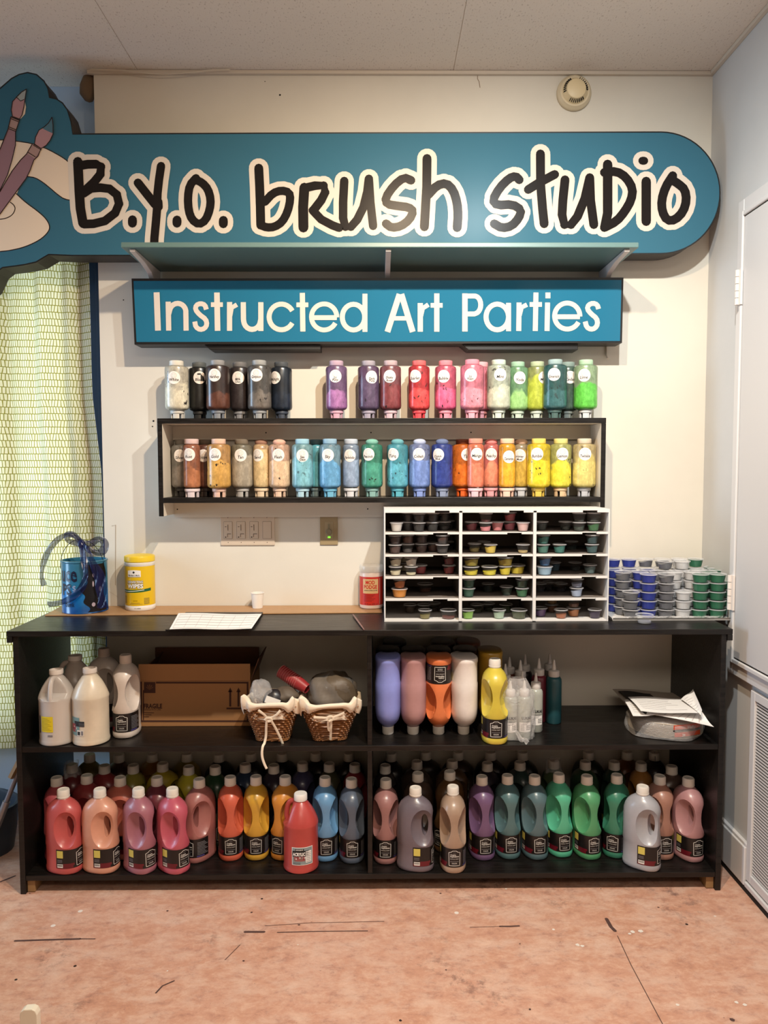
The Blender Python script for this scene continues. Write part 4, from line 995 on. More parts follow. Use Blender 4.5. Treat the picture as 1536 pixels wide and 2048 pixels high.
def pr2(a, z): return (.1315*math.sin(a), -.1315*math.cos(a), z)
OR = pm('label_orange', (196, 72, 36), .5)
for z0, z1, m, a0, a1 in ((.040, .056, 0, -.15, .72), (.033, .038, 1, -.16, .74), (.014, .030, 0, -.12, .72)):
    b.grid(lambda u, v: pr2(a0+(a1-a0)*u, z0+(z1-z0)*v + .003*math.sin(u*3.1)), 16, 1, m)
put_text(b, 'Hefty', .015, lambda x, y: (lambda q: (q[0]*1.01, q[1]*1.01, q[2]))(pr2(.36+x/.13, .047+y)), 3, bold=.0003)
put_text(b, '20', .011, lambda x, y: (lambda q: (q[0]*1.01, q[1]*1.01, q[2]))(pr2(.12+x/.13, .022+y)), 2, bold=.0003)
obj('label', b, [OR, BLK, PAPER, pm('label_pale_text', (210, 206, 210), .5)], t, angle=180)
def sheet(name, pts, z, desc, curl=.0, marks=True, mat=PAPER, th=.0008):
    """pts: four corners (x, y, z) of a paper sheet"""
    A, B, C_, D = [Vector(p) for p in pts]; b = M()
    def f(u, v):
        p = A.lerp(B, u).lerp(D.lerp(C_, u), v); p.z += curl*(u**3)*(1-v*.3)+.003*math.sin(u*5+v*3); return p
    b.grid(f, 14, 14, 0); o = len(b.v); b.grid(lambda u, v: f(u, v)-Vector((0, 0, th)), 14, 14, 0)
    if marks:
        for k in range(7):
            v_ = .12+.11*k; u1 = .35+.5*random.random()
            b.grid(lambda u, v: f(.08+(u1-.08)*u, v_+.018*v)+Vector((0, 0, .0006)), 8, 1, 1)
    return tag(obj(name, b, [mat, LINE], angle=180), desc, 'paper')
z0 = ZM+.078
def sp(u, v, z): return tuple(atZ(u, v, z))
BLKP = pm('black_paper', (30, 26, 26), .6)
sheet('paper_sheet', [sp(1225,1378,z0+.014), sp(1345,1384,z0+.010), sp(1400,1420,z0+.004), sp(1268,1430,z0+.002)], 0, 'lowest creased grey plastic mailer sheet under the papers on the plate pack', mat=pm('grey_mailer', (172,160,148), .5), marks=False)
sheet('paper_sheet', [sp(1236,1382,z0+.022), sp(1300,1386,z0+.020), sp(1345,1424,z0+.010), sp(1290,1428,z0+.010)], 0, 'black sheet showing between the papers on the plate pack', mat=BLKP, marks=False)
sheet('paper_sheet', [sp(1248,1400,z0+.016), sp(1310,1394,z0+.018), sp(1345,1426,z0+.014), sp(1266,1432,z0+.010)], 0, 'white sheet poking out at the left under the black sheet')
sheet('paper_sheet', [sp(1292,1427,z0+.010), sp(1380,1400,z0+.016), sp(1403,1424,z0+.018), sp(1428,1454,z0-.004)], 0, 'white printed sheet hanging over the front right of the plate pack')
sheet('paper_sheet', [sp(1256,1394,z0+.030), sp(1362,1396,z0+.030), sp(1402,1428,z0+.026), sp(1282,1422,z0+.026)], 0, 'top white printed sheet lying on the plate pack')
sheet('paper_sheet', [sp(1362,1398,z0+.034), sp(1386,1382,z0+.060), sp(1404,1426,z0+.030), sp(1400,1429,z0+.029)], 0, 'narrow receipt with a curled up corner at the right of the papers', curl=.01)

# ------------------------------------------------------------------ jugs
def jug(X, Y, z, yaw, sc_, rgb, desc, top=None, capcol=None, grp=None):
    t = thing('round_jug', desc, 'jug', (X, Y, z+.0008), R(yaw), grp); t.scale = (sc_, sc_, sc_)
    prof = [(.056, 0), (.0605, .003), (.0615, .009), (.0600, .016), (.0595, .019), (.0595, .150), (.0610, .156), (.0605, .162), (.056, .176), (.048, .194), (.038, .211), (.027, .226), (.0215, .232), (.0215, .244)]
    b = M(); b.lathe(prof, 44)
    b.v = [((min(x, .024+max(0, (.170-zz))*3.5) if zz > .160 else x), y, zz) for x, y, zz in b.v]
    obj('body', b, pmat(rgb) if top is None else top, t)
    if top is not None: obj('filling', M().lathe([(.055, .004), (.0575, .018), (.0575, .150), (.001, .151)], 32), pmat(rgb), t)
    hp = smooth_pts([(.018, 0, .228), (.036, 0, .228), (.0475, 0, .214), (.0530, 0, .190), (.0545, 0, .168), (.048, 0, .150)], 2)
    obj('handle', M().tube(hp, .0075, 12, flat=1.25), pmat(rgb) if top is None else top, t)
    if capcol: obj('cap', M().lathe([(.0228, .236), (.0232, .238), (.0228, .256), (.0205, .259), (.001, .2592)], 30), pm('cap_%d_%d_%d' % capcol, capcol, .45), t)
    else: obj('neck_rim', M().lathe([(.0215, .238), (.0235, .239), (.0235, .252), (.0225, .2545), (.0185, .2545), (.018, .245), (.001, .245)], 30), pm('neck_white', (208, 196, 186), .45), t)
    return t
def wrap_lab(r, a0, z0):
    return lambda x, y, l=.0006: ((r+l)*math.sin(a0+x/r), -(r+l)*math.cos(a0+x/r), z0+y)
MILK = mat_clear('milky_jug_plastic', (222, 212, 204), .55, .3)
Yj = -.382
p1 = atY(116, 1470, Yj); p2 = atY(183, 1472, -.384)
t = jug(p1.x, Yj, ZM, -90, 1.0, (226, 212, 200), 'half empty translucent white jug with a yellow back label at far left', MILK, None, 'white jugs and bottles on the left of the middle shelf')
f = wrap_lab(.0600, 0, 0); b = M(); b.grid(lambda u, v: f(-.036+.045*u, .050+.054*v), 12, 1, 0)
for k in range(9): b.grid(lambda u, v: f(-.032+(.036-.006*(k % 3))*u, .056+.005*k+.0012*v, .0009), 6, 1, 1)
b.grid(lambda u, v: f(-.010+.017*u, .034+.006*v), 4, 1, 2); b.grid(lambda u, v: f(-.048+.006*u, .044+.06*v), 3, 1, 3)
o = obj('label', b, [pm('yellow_label', (214, 190, 30), .5), pm('label_ochre', (150, 130, 30), .5), LGR, INK], t, angle=180); o.rotation_euler = (0, 0, R(90))
t = jug(p2.x, -.384, ZM, 80, 1.02, (232, 214, 188), 'full cream jug with a colour picture label right of the half empty one', None, None, 'white jugs and bottles on the left of the middle shelf')
f = wrap_lab(.0597, 0, 0); b = M()
b.grid(lambda u, v: f(-.070+.052*u, .036+.062*v), 12, 1, 0); b.grid(lambda u, v: f(-.040+.040*u, .068+.018*v, .0009), 8, 1, 1); b.grid(lambda u, v: f(-.058+.024*u, .048+.028*v, .0009), 6, 1, 2)
for k in range(5): b.grid(lambda u, v: f(-.052+.005*k+.003*u, .050+(k*.007) % .02+.006*v, .0012), 2, 1, (0, 1, 3, 0, 3)[k])
for k in range(3): b.grid(lambda u, v: f(-.020+.020*u, .079-.004*k+.001*v, .0012), 3, 1, 4)
b.grid(lambda u, v: f(-.028+.026*u, .036+.020*v, .0009), 5, 1, 3); b.grid(lambda u, v: f(-.026+.010*u, .039+.012*v, .0012), 3, 1, 1); b.grid(lambda u, v: f(-.012+.007*u, .039+.014*v, .0012), 3, 1, 4)
o = obj('label', b, [pm('label_aqua', (110, 140, 138), .5), INK, pm('label_crimson', (150, 50, 60), .5), pm('label_cream', (216, 206, 192), .5), LGR], t, angle=180); o.rotation_euler = (0, 0, R(-80))
pq = atY(152, 1440, -.262); jug(pq.x-.004, -.245, ZM, 178, 1.06, (196, 178, 164), 'white jug with its handle to the left behind the two front jugs', None, None, 'white jugs and bottles on the left of the middle shelf')
pq = atY(211, 1400, -.20); hbottle(pq.x, -.205, ZM, -20, (206, 190, 178), 'uncapped off-white handle bottle turned sideways behind the cream jug', 'white jugs and bottles on the left of the middle shelf', cap=(196,180,168))
pq = atY(255, 1452, -.30); hbottle(pq.x, -.305, ZM, -88, (228, 212, 200), 'white handle bottle facing front left of the cardboard box', 'white jugs and bottles on the left of the middle shelf', cap=(206,190,178))
# red round jug on the bottom shelf
pq = atY(602, 1735, -.392)
t = jug(pq.x, -.386, ZB, 160, 1.02, (202, 66, 60), 'round red jug with a small handle and white cap on the bottom shelf', None, (232, 226, 220), None)
f = wrap_lab(.0597, 0, 0); b = M()
b.grid(lambda u, v: f(-.026+.074*u, .032+.062*v+.0*u), 16, 1, 0); b.grid(lambda u, v: f(-.024+.070*u, .034+.058*v, .0009), 16, 1, 1)
b.grid(lambda u, v: f(-.024+.058*u, .062+.020*v, .0012), 12, 1, 2); b.grid(lambda u, v: f(-.014+.030*u, .082+.007*v, .0012), 8, 1, 2); b.grid(lambda u, v: f(-.018+.038*u, .046+.016*v, .0012), 12, 1, 3)
for k in range(9): b.grid(lambda u, v: f(-.016+.0042*k+.003*u, .0475+(k*.0047) % .010+.005*v, .0015), 2, 1, (4, 0, 5, 3, 0, 4, 1, 5, 0)[k])
b.grid(lambda u, v: f(.022+.020*u, .040+.040*v, .0012), 5, 1, 0)
for k in range(6): b.grid(lambda u, v: f(.024+.016*u, .043+.006*k+.0015*v, .0015), 3, 1, 2)
for k in range(2): b.grid(lambda u, v: f(-.020+.024*u, .036+.004*k+.0012*v, .0012), 3, 1, 2)
put_text(b, 'ACRYLIC', .0155, lambda x, y: f(x, y, .0016), 0, -.001, .0705, width=.042, bold=.0007); put_text(b, 'SARGENT', .0055, lambda x, y: f(x, y, .0016), 0, .001, .0855, width=.025, bold=.0001)
o = obj('label', b, [PAPER, pm('label_slate', (132, 146, 150), .5), INK, pm('label_rose', (150, 84, 84), .5), pm('label_leaf', (96, 120, 96), .5), pm('label_dark_red', (120, 30, 40), .5)], t, angle=180); o.rotation_euler = (0, 0, R(-160))

# ------------------------------------------------------------------ cardboard box
pa = onM(279, 1452.5); pb = onM(502, 1452.5); Yb = (pa.y+pb.y)/2; x0, x1 = atY(279, 1440, Yb).x, atY(502, 1440, Yb).x
zf = atY(400, 1362, Yb).z; zt = atY(400, 1328, Yb).z
t = thing('cardboard_box', 'open brown cardboard box printed FRAGILE with two up arrows', 'box', ((x0+x1)/2, Yb/2, ZM+.001))
th = .004; b = M(); z_ = ZM+.001; yb = -.024
b.box(x0, x1, Yb, Yb+th, z_, zf); b.box(x0, x1, yb-th, yb, z_, zf); b.box(x0, x0+th, Yb+th, yb-th, z_, zf); b.box(x1-th, x1, Yb+th, yb-th, z_, zf); b.box(x0+th, x1-th, Yb+th, yb-th, z_, z_+th)
par(obj('carton', b, CARD, smooth=False), t)
par(obj('front_flap', M().box(x0+.001, x1-.001, Yb-.001, Yb+.003, zf+.0012, zt), CARD, smooth=False), t)
par(obj('back_flap', M().box(x0+.001, x1-.001, yb-.003, yb+.001, zf+.0012, zt+.012), CARDD, smooth=False), t)
b = M(); b.box(0, .0035, Yb+.012, yb-.012, 0, .085); b.mapped(lambda x, y, z: (x1-.002+x+z*.35, y, zf+z*.93+.0015)); par(obj('side_flap', b, CARDD, smooth=False), t)
b = M(); b.box(-.0035, 0, Yb+.012, yb-.012, 0, .075); b.mapped(lambda x, y, z: (x0+.004+x+z*.45, y, zf+z*.8+.0015)); par(obj('side_flap', b, CARDD, smooth=False), t)
def bp(u, v): p = atY(u, v, Yb); return (p.x, Yb-.0006, p.z)
b = M()
def rect(b, f_, u0, u1, v0, v1, m=0): b.add([f_(u0, v0), f_(u1, v0), f_(u1, v1), f_(u0, v1)], [(0, 1, 2, 3)], m)
rect(b, bp, 288, 311, 1364, 1386); rect(b, bp, 312, 497, 1363.5, 1367); rect(b, bp, 280, 284, 1363.5, 1444); rect(b, bp, 284, 497, 1440.5, 1444); rect(b, bp, 493.5, 497, 1367, 1440.5)
rect(b, bp, 453, 484, 1415, 1418.5); rect(b, bp, 286, 288, 1380, 1440)
for u in (460.5, 477):
    rect(b, bp, u-2, u+2, 1381, 1413); b.add([bp(u-4.6, 1384), bp(u, 1375), bp(u+4.6, 1384)], [(0, 1, 2)])
put_text(b, 'FRAGILE', 12.5, lambda x, y: bp(306+x, 1412-y), 0, width=37, bold=.5); put_text(b, 'HANDLE WITH CARE', 5, lambda x, y: bp(305+x, 1419-y), 0, width=34)
for k in range(3): rect(b, bp, 288, 308-k*5, 1425+k*4, 1426.2+k*4)
g_ = lambda x, y: (lambda p: (p[0], p[1]-.0004, p[2]))(bp(299.5+x, 1375-y))
for a in range(5):
    aa = R(90+(a-2)*36); b.add([g_(0, -5), g_(7*math.cos(aa)-1, 7*math.sin(aa)-1), g_(7*math.cos(aa)+1, 7*math.sin(aa)-1)], [(0, 1, 2)], 1)
par(obj('print', b, [CARDI, pm('logo_tan', (120, 76, 44), .8)], smooth=False), t)

# ------------------------------------------------------------------ wicker baskets
def basket(X, Y, wb, wt, h, d, rz, tails):
    t = thing('wicker_basket', d, 'basket', (X, Y, ZM+.001), R(rz), 'lined wicker baskets')
    def sq(a, r, n_=5): return se(a, r, r, n_)
    b = M()
    def fn(u, v):
        a = 2*math.pi*u; r = (wb+(wt-wb)*v)/2; x, y = sq(a, r); row = v*15
        k = 1+.035*math.sin(row*2*math.pi)+.045*math.sin(u*36*math.pi)*math.copysign(1, math.sin(row*math.pi))
        return (x*k, y*k, h*v)
    b.grid(fn, 144, 60, 0, True); par_ = obj('wicker_body', b, WICK, t)
    b = M(); b.box(-wb*.46, wb*.46, -wb*.46, wb*.46, .001, .004); obj('floor', b, WICK, t)
    b = M()
    for k in range(40):
        a = 2*math.pi*k/40; x, y = sq(a, wb/2*1.06); x2, y2 = sq(a+.25, wb/2*1.08); b.tube([(x, y, .003), (x2, y2, .012)], .0032, 6)
    obj('bottom_braid', b, WICK, t)
    b = M()
    def ln(u, v):
        a = 2*math.pi*u-math.pi/2; r0 = wt/2
        front = math.exp(-(((a+math.pi/2+math.pi) % (2*math.pi)-math.pi)/.48)**2)
        drop = .050-.036*front
        wv = .0025*math.sin(u*75)+.003*math.sin(u*31+1)
        corner = abs(math.sin(2*a))**5*.024
        if v < .35: q = v/.35; r = r0*.90-.004+q*.006*1; z = h-.055+.060*q
        elif v < .5: q = (v-.35)/.15; r = r0*.95+q*.008; z = h+.005+.004*math.sin(q*math.pi)
        else: q = (v-.5)/.5; r = r0+.007+.004*math.sin(q*3)-.014*q*(wt-wb)/2/h*2; z = h+.005-drop*q
        x, y = sq(a, r+wv); return (x, y, z+corner+wv)
    b.grid(ln, 150, 24, 0, True); obj('cloth_liner', b, CLOTH, t, angle=180)
    yf = -wt/2-.014
    b = M()
    def band(pts, w):
        pts = smooth_pts(pts, 2); n = len(pts)
        def fn(u, v):
            i = min(n-1, int(round(v*(n-1)))); p = Vector(pts[i]); q = Vector(pts[min(n-1, i+1)]); o_ = Vector(pts[max(0, i-1)]); d_ = (q-o_).normalized(); s_ = d_.cross(Vector((0, 1, 0))).normalized()
            return p+s_*w*(u-.5)+Vector((0, -.0012*math.sin(u*math.pi), 0))
        b.grid(fn, 3, n-1); b.grid(lambda u, v: Vector(fn(u, v))+Vector((0, .0014, 0)), 3, n-1)
    for tl in tails: band(tl, .0078)
    obj('cotton_tie', b, CLOTH, t, angle=180)
    return t
pL = onM(549, 1466); pR_ = onM(658, 1468)
yf = lambda z, wb, wt, h: -(wb+(wt-wb)*min(1, z/h))/2-.009
YL = lambda z: yf(z, .108, .192, .140)
TL = [[(-.034,YL(.13)-.004,.128),(-.022,YL(.12)-.006,.118),(-.010,YL(.10)-.004,.104),(-.004,YL(.09)-.005,.092)], [(.042,YL(.13)-.003,.128),(.030,YL(.12)-.006,.112),(.014,YL(.1)-.006,.102),(-.004,YL(.09)-.007,.094)],
      [(-.014,YL(.09)-.008,.090),(-.006,YL(.09)-.010,.100),(.010,YL(.09)-.010,.098),(.010,YL(.09)-.008,.088),(-.004,YL(.09)-.008,.086)],
      [(-.006,YL(.09)-.008,.092),(-.011,YL(.07)-.006,.062),(-.013,YL(.04)-.006,.030),(-.018,-.084,.004),(-.020,-.0965,.003),(-.022,-.101,-.004),(-.024,-.102,-.022),(-.023,-.102,-.040),(-.016,-.102,-.062),(-.008,-.102,-.078)],
      [(.008,YL(.09)-.008,.090),(.022,YL(.06)-.005,.058),(.034,YL(.03)-.005,.026),(.042,YL(.0)-.006,.000),(.043,YL(0)-.006,-.006)]]
tL = basket(pL.x+.004, -.348, .108, .192, .140, 'left wicker basket with an ivory liner, plastic wrap and red cups inside', -3, [])
tR = basket(pR_.x+.004, -.342, .112, .206, .136, 'right wicker basket with an ivory liner and a bulging taupe bag inside', 4, [])
def ties(t, TT):
    b = M()
    for pts in TT:
        pts = smooth_pts(pts, 2); n = len(pts)
        def fn(u, v, off=0):
            i = min(n-1, int(round(v*(n-1)))); p = Vector(pts[i]); q = Vector(pts[min(n-1, i+1)]); o_ = Vector(pts[max(0, i-1)]); d_ = (q-o_).normalized(); s_ = d_.cross(Vector((0, 1, 0))).normalized()
            return p+s_*.0082*(u-.5)+Vector((0, off-.0012*math.sin(u*math.pi), 0))
        b.grid(fn, 3, n-1); b.grid(lambda u, v: fn(u, v, .0014), 3, n-1)
    o = [c for c in t.children if c.name.startswith('cotton_tie')][0]; me = mesh('cotton_tie', b, CLOTH, angle=180); o.data = me
ties(tL, TL)
YR = lambda z: yf(z, .112, .206, .136)
ties(tR, [[(-.055,YR(.12)-.004,.103),(-.030,YR(.1)-.006,.100),(-.008,YR(.1)-.007,.098)], [(.050,YR(.12)-.004,.116),(.030,YR(.1)-.006,.106),(.004,YR(.1)-.007,.098)],
  [(-.010,YR(.1)-.010,.090),(-.008,YR(.1)-.012,.104),(.008,YR(.1)-.012,.106),(.012,YR(.1)-.010,.094),(-.004,YR(.1)-.010,.088)],
  [(-.006,YR(.09)-.008,.094),(-.006,YR(.07)-.006,.060),(-.002,YR(.05)-.006,.046),(.004,YR(.07)-.006,.056),(.004,YR(.09)-.008,.092)], [(.004,YR(.09)-.009,.094),(.003,YR(.05)-.006,.050),(.002,YR(.01)-.006,.010)]])
# what lies in the baskets
b = M()
def blob(b, c, r, amp=.12, seed=0, nu=36, nv=20, m=0):
    rnd = random.Random(seed); ph = [rnd.uniform(0, 6) for _ in range(6)]
    def fn(u, v):
        a = 2*math.pi*u; e_2 = math.pi*(v-.5); d_ = Vector((math.cos(e_2)*math.cos(a), math.cos(e_2)*math.sin(a), math.sin(e_2)))
        k = 1+amp*(math.sin(3*a+ph[0]+2*e_2)*math.cos(e_2)+.6*math.sin(7*a+ph[1]+5*e_2)*math.cos(e_2)+.5*math.sin(6*e_2+ph[2]))
        return (c[0]+d_.x*r[0]*k, c[1]+d_.y*r[1]*k, c[2]+d_.z*r[2]*k)
    b.grid(fn, nu, nv, m, True)
blob(b, (pL.x-.038, -.375, ZM+.165), (.040, .030, .050), .10, 3)
tag(obj('plastic_wrap_bundle', b, WRAP, angle=180), 'shiny clear plastic bundle sticking up at the left of the left basket', 'plastic wrap')
b = M(); blob(b, (0, 0, 0), (.034, .020, .040), .03, 5)
o = obj('wrapped_packet', b, pm('charcoal_packet', (40, 36, 38), .35), loc=(pL.x+.006, -.385, ZM+.142), rot=(R(-20), R(20), 0)); tag(o, 'dark packet with a white face in the middle of the left basket', 'packet')
b = M(); b.grid(lambda u, v: ((u-.5)*.052, -.0215-.0*v, -.018+.024*v), 4, 3); obj('white_face', b, pm('packet_white', (206, 200, 194), .4), o, rot=(R(-6), 0, 0))
RC = pm('red_party_cup', (150, 44, 46), .4); n_c = 10
t = thing('red_cup_stack', 'slanting stack of red party cups in the left basket', 'cups', (0, 0, 0)); A_ = Vector(atY(562, 1342, -.30)); B_ = Vector(atY(606, 1372, -.345)); d_ = (B_-A_).normalized()
for k in range(n_c):
    q = A_ + (B_-A_)*(k/n_c)*.85; b = M(); b.lathe([(.0235, .002), (.0175, .045)], 28, caps=False); b.lathe([(.0236, 0), (.0252, .0007), (.0236, .0016)], 28, m=1, caps=False)
    o = obj('cup', b, [RC, pm('red_cup_rim', (196, 120, 116), .4)], t, loc=q); o.rotation_euler = d_.to_track_quat('Z', 'Y').to_euler()
b = M(); blob(b, (pL.x+.046, -.350, ZM+.150), (.046, .045, .030), .05, 9); tag(obj('grey_pouch', b, pm('taupe_pouch', (92, 80, 68), .6), angle=180), 'taupe grey pouch at the right of the left basket', 'pouch')
b = M(); blob(b, (pR_.x+.014, -.315, ZM+.156), (.084, .080, .070), .10, 12); tb_ = tag(obj('taupe_bag', b, pm('taupe_bag_plastic', (92, 78, 62), .55), angle=180), 'bulging taupe plastic bag filling the right basket', 'bag')
b = M(); blob(b, (pR_.x+.006, -.328, ZM+.152), (.086, .082, .068), .13, 21); obj('film', b, mat_clear('thin_film', (206, 200, 196), .10, .08), tb_, angle=180)


# ------------------------------------------------------------------ things on the top board
tag(obj('hardboard_sheet', (lambda b: b.add([(-1.246,-.190,HC+.0006),(.012,-.150,HC+.0006),(.012,-.004,HC+.0006),(-1.262,-.004,HC+.0006),(-1.246,-.190,HC+.0046),(.012,-.150,HC+.0046),(.012,-.004,HC+.0046),(-1.262,-.004,HC+.0046)],
   [(3,2,1,0),(4,5,6,7),(0,1,5,4),(1,2,6,5),(2,3,7,6),(3,0,4,7)]))(M()), HARD, smooth=False, bevel=.0008), 'tan hardboard sheet lying along the wall on the black top board', 'board')
ZH = HC+.0050
# paint pail with a sheer bow
X_, Y_ = atY(170, 1180, -.098).x, -.098
t = thing('painted_pail', 'blue painted tip pail with a dark spotted side and a sheer navy bow', 'pail', (X_, Y_, ZH))
def pail_mat():
    m = pm('painted_blue_pail', (20, 92, 150), .22, spec=.5); k = N(m); c = k.co(); sep = k.n('ShaderNodeSeparateXYZ'); k.l(c, sep.inputs[0])
    n_ = k.noise(9, k.mapping(c, (1, 1, 2.5)), 4, .6, .8)
    zz = k.math('ADD', k.math('DIVIDE', sep.outputs[2], .19), k.math('MULTIPLY', k.math('SUBTRACT', n_, .5), .5))
    k.color(k.ramp(zz, [(0, lin((10, 66, 130))), (.35, lin((10, 110, 176))), (.6, lin((36, 104, 134))), (1, lin((52, 110, 136)))])); return m
obj('can', M().lathe([(.083, 0), (.0845, .002), (.0835, .004), (.0835, .190), (.0855, .192), (.0860, .195), (.0850, .1975), (.0790, .198), (.0785, .190), (.0795, .186), (.0795, .010), (.001, .009)], 56, caps=False), pail_mat(), t)
f = lambda x, y, l=.0006: ((.0835+l)*math.sin(x/.0835), -(.0835+l)*math.cos(x/.0835), y)
NAVYP = pm('pail_navy_paint', (14, 22, 48), .3)
b = M(); put_text(b, 'uce', .080, f, 0, -.034, .142, width=.076, bold=.0022); obj('lettering', b, NAVYP, t, angle=180); b = M(); put_text(b, 'PS', .056, f, 0, -.042, .092, width=.048, bold=.0025); obj('lettering', b, NAVYP, t, angle=180); b = M(); put_text(b, 'thank', .026, f, 0, -.030, .036, width=.044)
obj('lettering', b, NAVYP, t, angle=180)
b = M(); put_text(b, '$', .030, lambda x, y: f(x, y, .0009), 0, -.008, .096); obj('dollar_mark', b, pm('pail_pale_ink', (150, 160, 190), .4), t, angle=180)
b = M()
b.grid(lambda u, v: f(.030+.024*math.sin(v*9+1)*.4+(.115-.030)*u+.008*math.sin(v*23)*(1-u), .006+.180*v), 18, 30, 0)
for x, y, a_, c_ in ((.062, .145, .005, .008), (.060, .112, .003, .011), (.060, .034, .007, .008), (.088, .09, .006, .010)):
    b.add([f(x+a_*math.cos(i*.524), y+c_*math.sin(i*.524), .001) for i in range(12)], [tuple(range(12))], 1)
obj('dark_patch', b, [pm('pail_black_paint', (16, 12, 16), .35), pm('pail_spot', (176, 160, 172), .4)], t, angle=180)
b = M(); b.tube([(-.0835*math.cos(a), -.012*math.sin(a)-.02, .165+.112*math.sin(a)) for a in [math.pi*i/22 for i in range(23)]], .0012, 6); obj('wire_handle', b, BLK, t)
RIB = mat_ribbon(); b = M()
def rib(b, pts, w, tw=0, n2=6):
    pts = smooth_pts(pts, 3); n = len(pts)
    def fn(u, v):
        i = min(n-1, int(round(v*(n-1)))); p = Vector(pts[i]); d_ = (Vector(pts[min(n-1, i+1)])-Vector(pts[max(0, i-1)])).normalized()
        s_ = d_.cross(Vector((0, 1, .35))).normalized(); ww = w*(1+.15*math.sin(v*14)); wob = .004*math.sin(u*9+v*26)
        q = p+s_*ww*(u-.5); q.y += wob; return q
    b.grid(fn, n2, n-1)
rib(b, [(.010,-.045,.262),(-.012,-.050,.290),(-.035,-.052,.300),(-.075,-.050,.285),(-.110,-.050,.245),(-.135,-.055,.190),(-.142,-.055,.140),(-.130,-.060,.105)], .020)
rib(b, [(.010,-.045,.258),(-.020,-.030,.262),(-.060,-.025,.275),(-.045,-.030,.300),(-.010,-.040,.292),(.010,-.045,.262)], .024)
rib(b, [(.010,-.045,.258),(.040,-.050,.258),(.075,-.045,.285),(.100,-.040,.262),(.085,-.045,.225),(.050,-.050,.230),(.010,-.045,.258)], .028)
rib(b, [(.012,-.055,.250),(.040,-.100,.190),(.046,-.104,.140),(.026,-.106,.095),(-.020,-.104,.058),(-.066,-.098,.044),(-.104,-.094,.040)], .024)
rib(b, [(.012,-.055,.250),(.060,-.085,.200),(.085,-.070,.140),(.088,-.068,.080),(.090,-.066,.020)], .040)
blob(b, (.010, -.048, .258), (.014, .012, .018), .1, 3)
obj('ribbon_bow', b, RIB, t, angle=180)

# wipes
p = atY(280, 1160, -.064)
t = thing('wipes_canister', 'yellow canister of disinfecting wipes on the hardboard', 'canister', (p.x, -.064, ZH))
YP = pm('canister_yellow', (226, 186, 22), .35); YL2 = pm('lid_yellow', (230, 196, 40), .35)
obj('tub', M().lathe([(.054, 0), (.0565, .003), (.0568, .018), (.0560, .019), (.0560, .172), (.0568, .173), (.0568, .184), (.054, .186)], 48), WHITE, t)
obj('lid', M().lathe([(.0560, .1863), (.0575, .188), (.0575, .204), (.0560, .208), (.050, .2105), (.035, .2125), (.001, .2130)], 48), YL2, t)
f = lambda x, y, l=.0006: ((.0562+l)*math.sin(x/.0562), -(.0562+l)*math.cos(x/.0562), y)
b = M(); b.grid(lambda u, v: f(-.1+.2*u, .0200+.151*v, .0003), 40, 1, 0)
PLc = [(-.026, .132), (-.026, .155), (-.018, .158), (.018, .158), (.026, .155), (.026, .132), (0, .129)]
b.grid(lambda u, v: f(-.032+.052*u, .131+(.024+.003*math.sin(u*math.pi))*v, .0008), 16, 1, 1)
b.add([f(-.006, .154, .0012), f(-.001, .149, .0012), f(-.006, .144, .0012), f(-.011, .149, .0012)], [(0, 1, 2, 3)], 2)
put_text(b, "Member's Mark", .008, lambda x, y: f(x, y, .0012), 2, -.006, .138, width=.044, bold=.0001)
for k in range(2): b.grid(lambda u, v: f(-.028+.046*u, .1325-.002*k+.0007*v, .0012), 6, 1, 3)
put_text(b, 'DISINFECTING', .0125, lambda x, y: f(x, y, .0008), 4, -.003, .112, width=.062, bold=.0012); put_text(b, 'WIPES', .022, lambda x, y: f(x, y, .0008), 4, -.003, .096, width=.064, bold=.0022)
put_text(b, 'DISINFECTING', .0125, lambda x, y: f(x, y, .0014), 1, -.003, .112, width=.060, bold=.0003); put_text(b, 'WIPES', .022, lambda x, y: f(x, y, .0014), 1, -.003, .096, width=.062, bold=.0009)
b.grid(lambda u, v: f(-.060+.120*u, .070+.011*v+.006*u*u, .0007), 24, 1, 5); b.grid(lambda u, v: f(-.058+.090*u, .074+.0022*v+.006*u*u, .0010), 24, 1, 1)
for x0, x1, y0, n_ in ((-.055, -.042, .03, 7), (.030, .052, .026, 6)):
    for k in range(n_): b.grid(lambda u, v: f(x0+(x1-x0)*u, y0+.0042*k+.0016*v, .0008), 4, 1, 4)
put_text(b, 'Lemon', .006, lambda x, y: f(x, y, .0010), 2, -.002, .040); b.grid(lambda u, v: f(-.02+.035*u, .030+.001*v, .0008), 4, 1, 4); b.grid(lambda u, v: f(-.025+.05*u, .026+.001*v, .0008), 4, 1, 4)
put_text(b, '75 WIPES', .006, lambda x, y: f(x, y, .0014), 2, .006, .010)
obj('label', b, [YP, PAPER, INK, LGR, pm('wipes_shadow_ink', (92, 84, 60), .5), pm('label_green', (24, 90, 54), .4)], t, angle=180)

p = atY(515, 1200, -.055)
t = thing('paper_cup', 'small white paper cup standing alone on the hardboard', 'cup', (p.x, -.055, ZH))
obj('cup', M().lathe([(.0185, .002), (.0188, .0), (.0195, .0), (.0245, .056), (.0262, .0575), (.0262, .0595), (.0245, .060), (.0236, .057), (.0185, .004), (.001, .004)], 36, caps=False), pm('paper_cup_white', (232, 224, 214), .6), t)
b = M()
for k in range(10): b.tube([(.0196*math.cos(k*.628)*1.0, .0196*math.sin(k*.628), .004), (.0222*math.cos(k*.628), .0222*math.sin(k*.628), .034)], .0003, 4)
obj('seam_ribs', b, pm('paper_cup_seam', (206, 198, 188), .6), t)

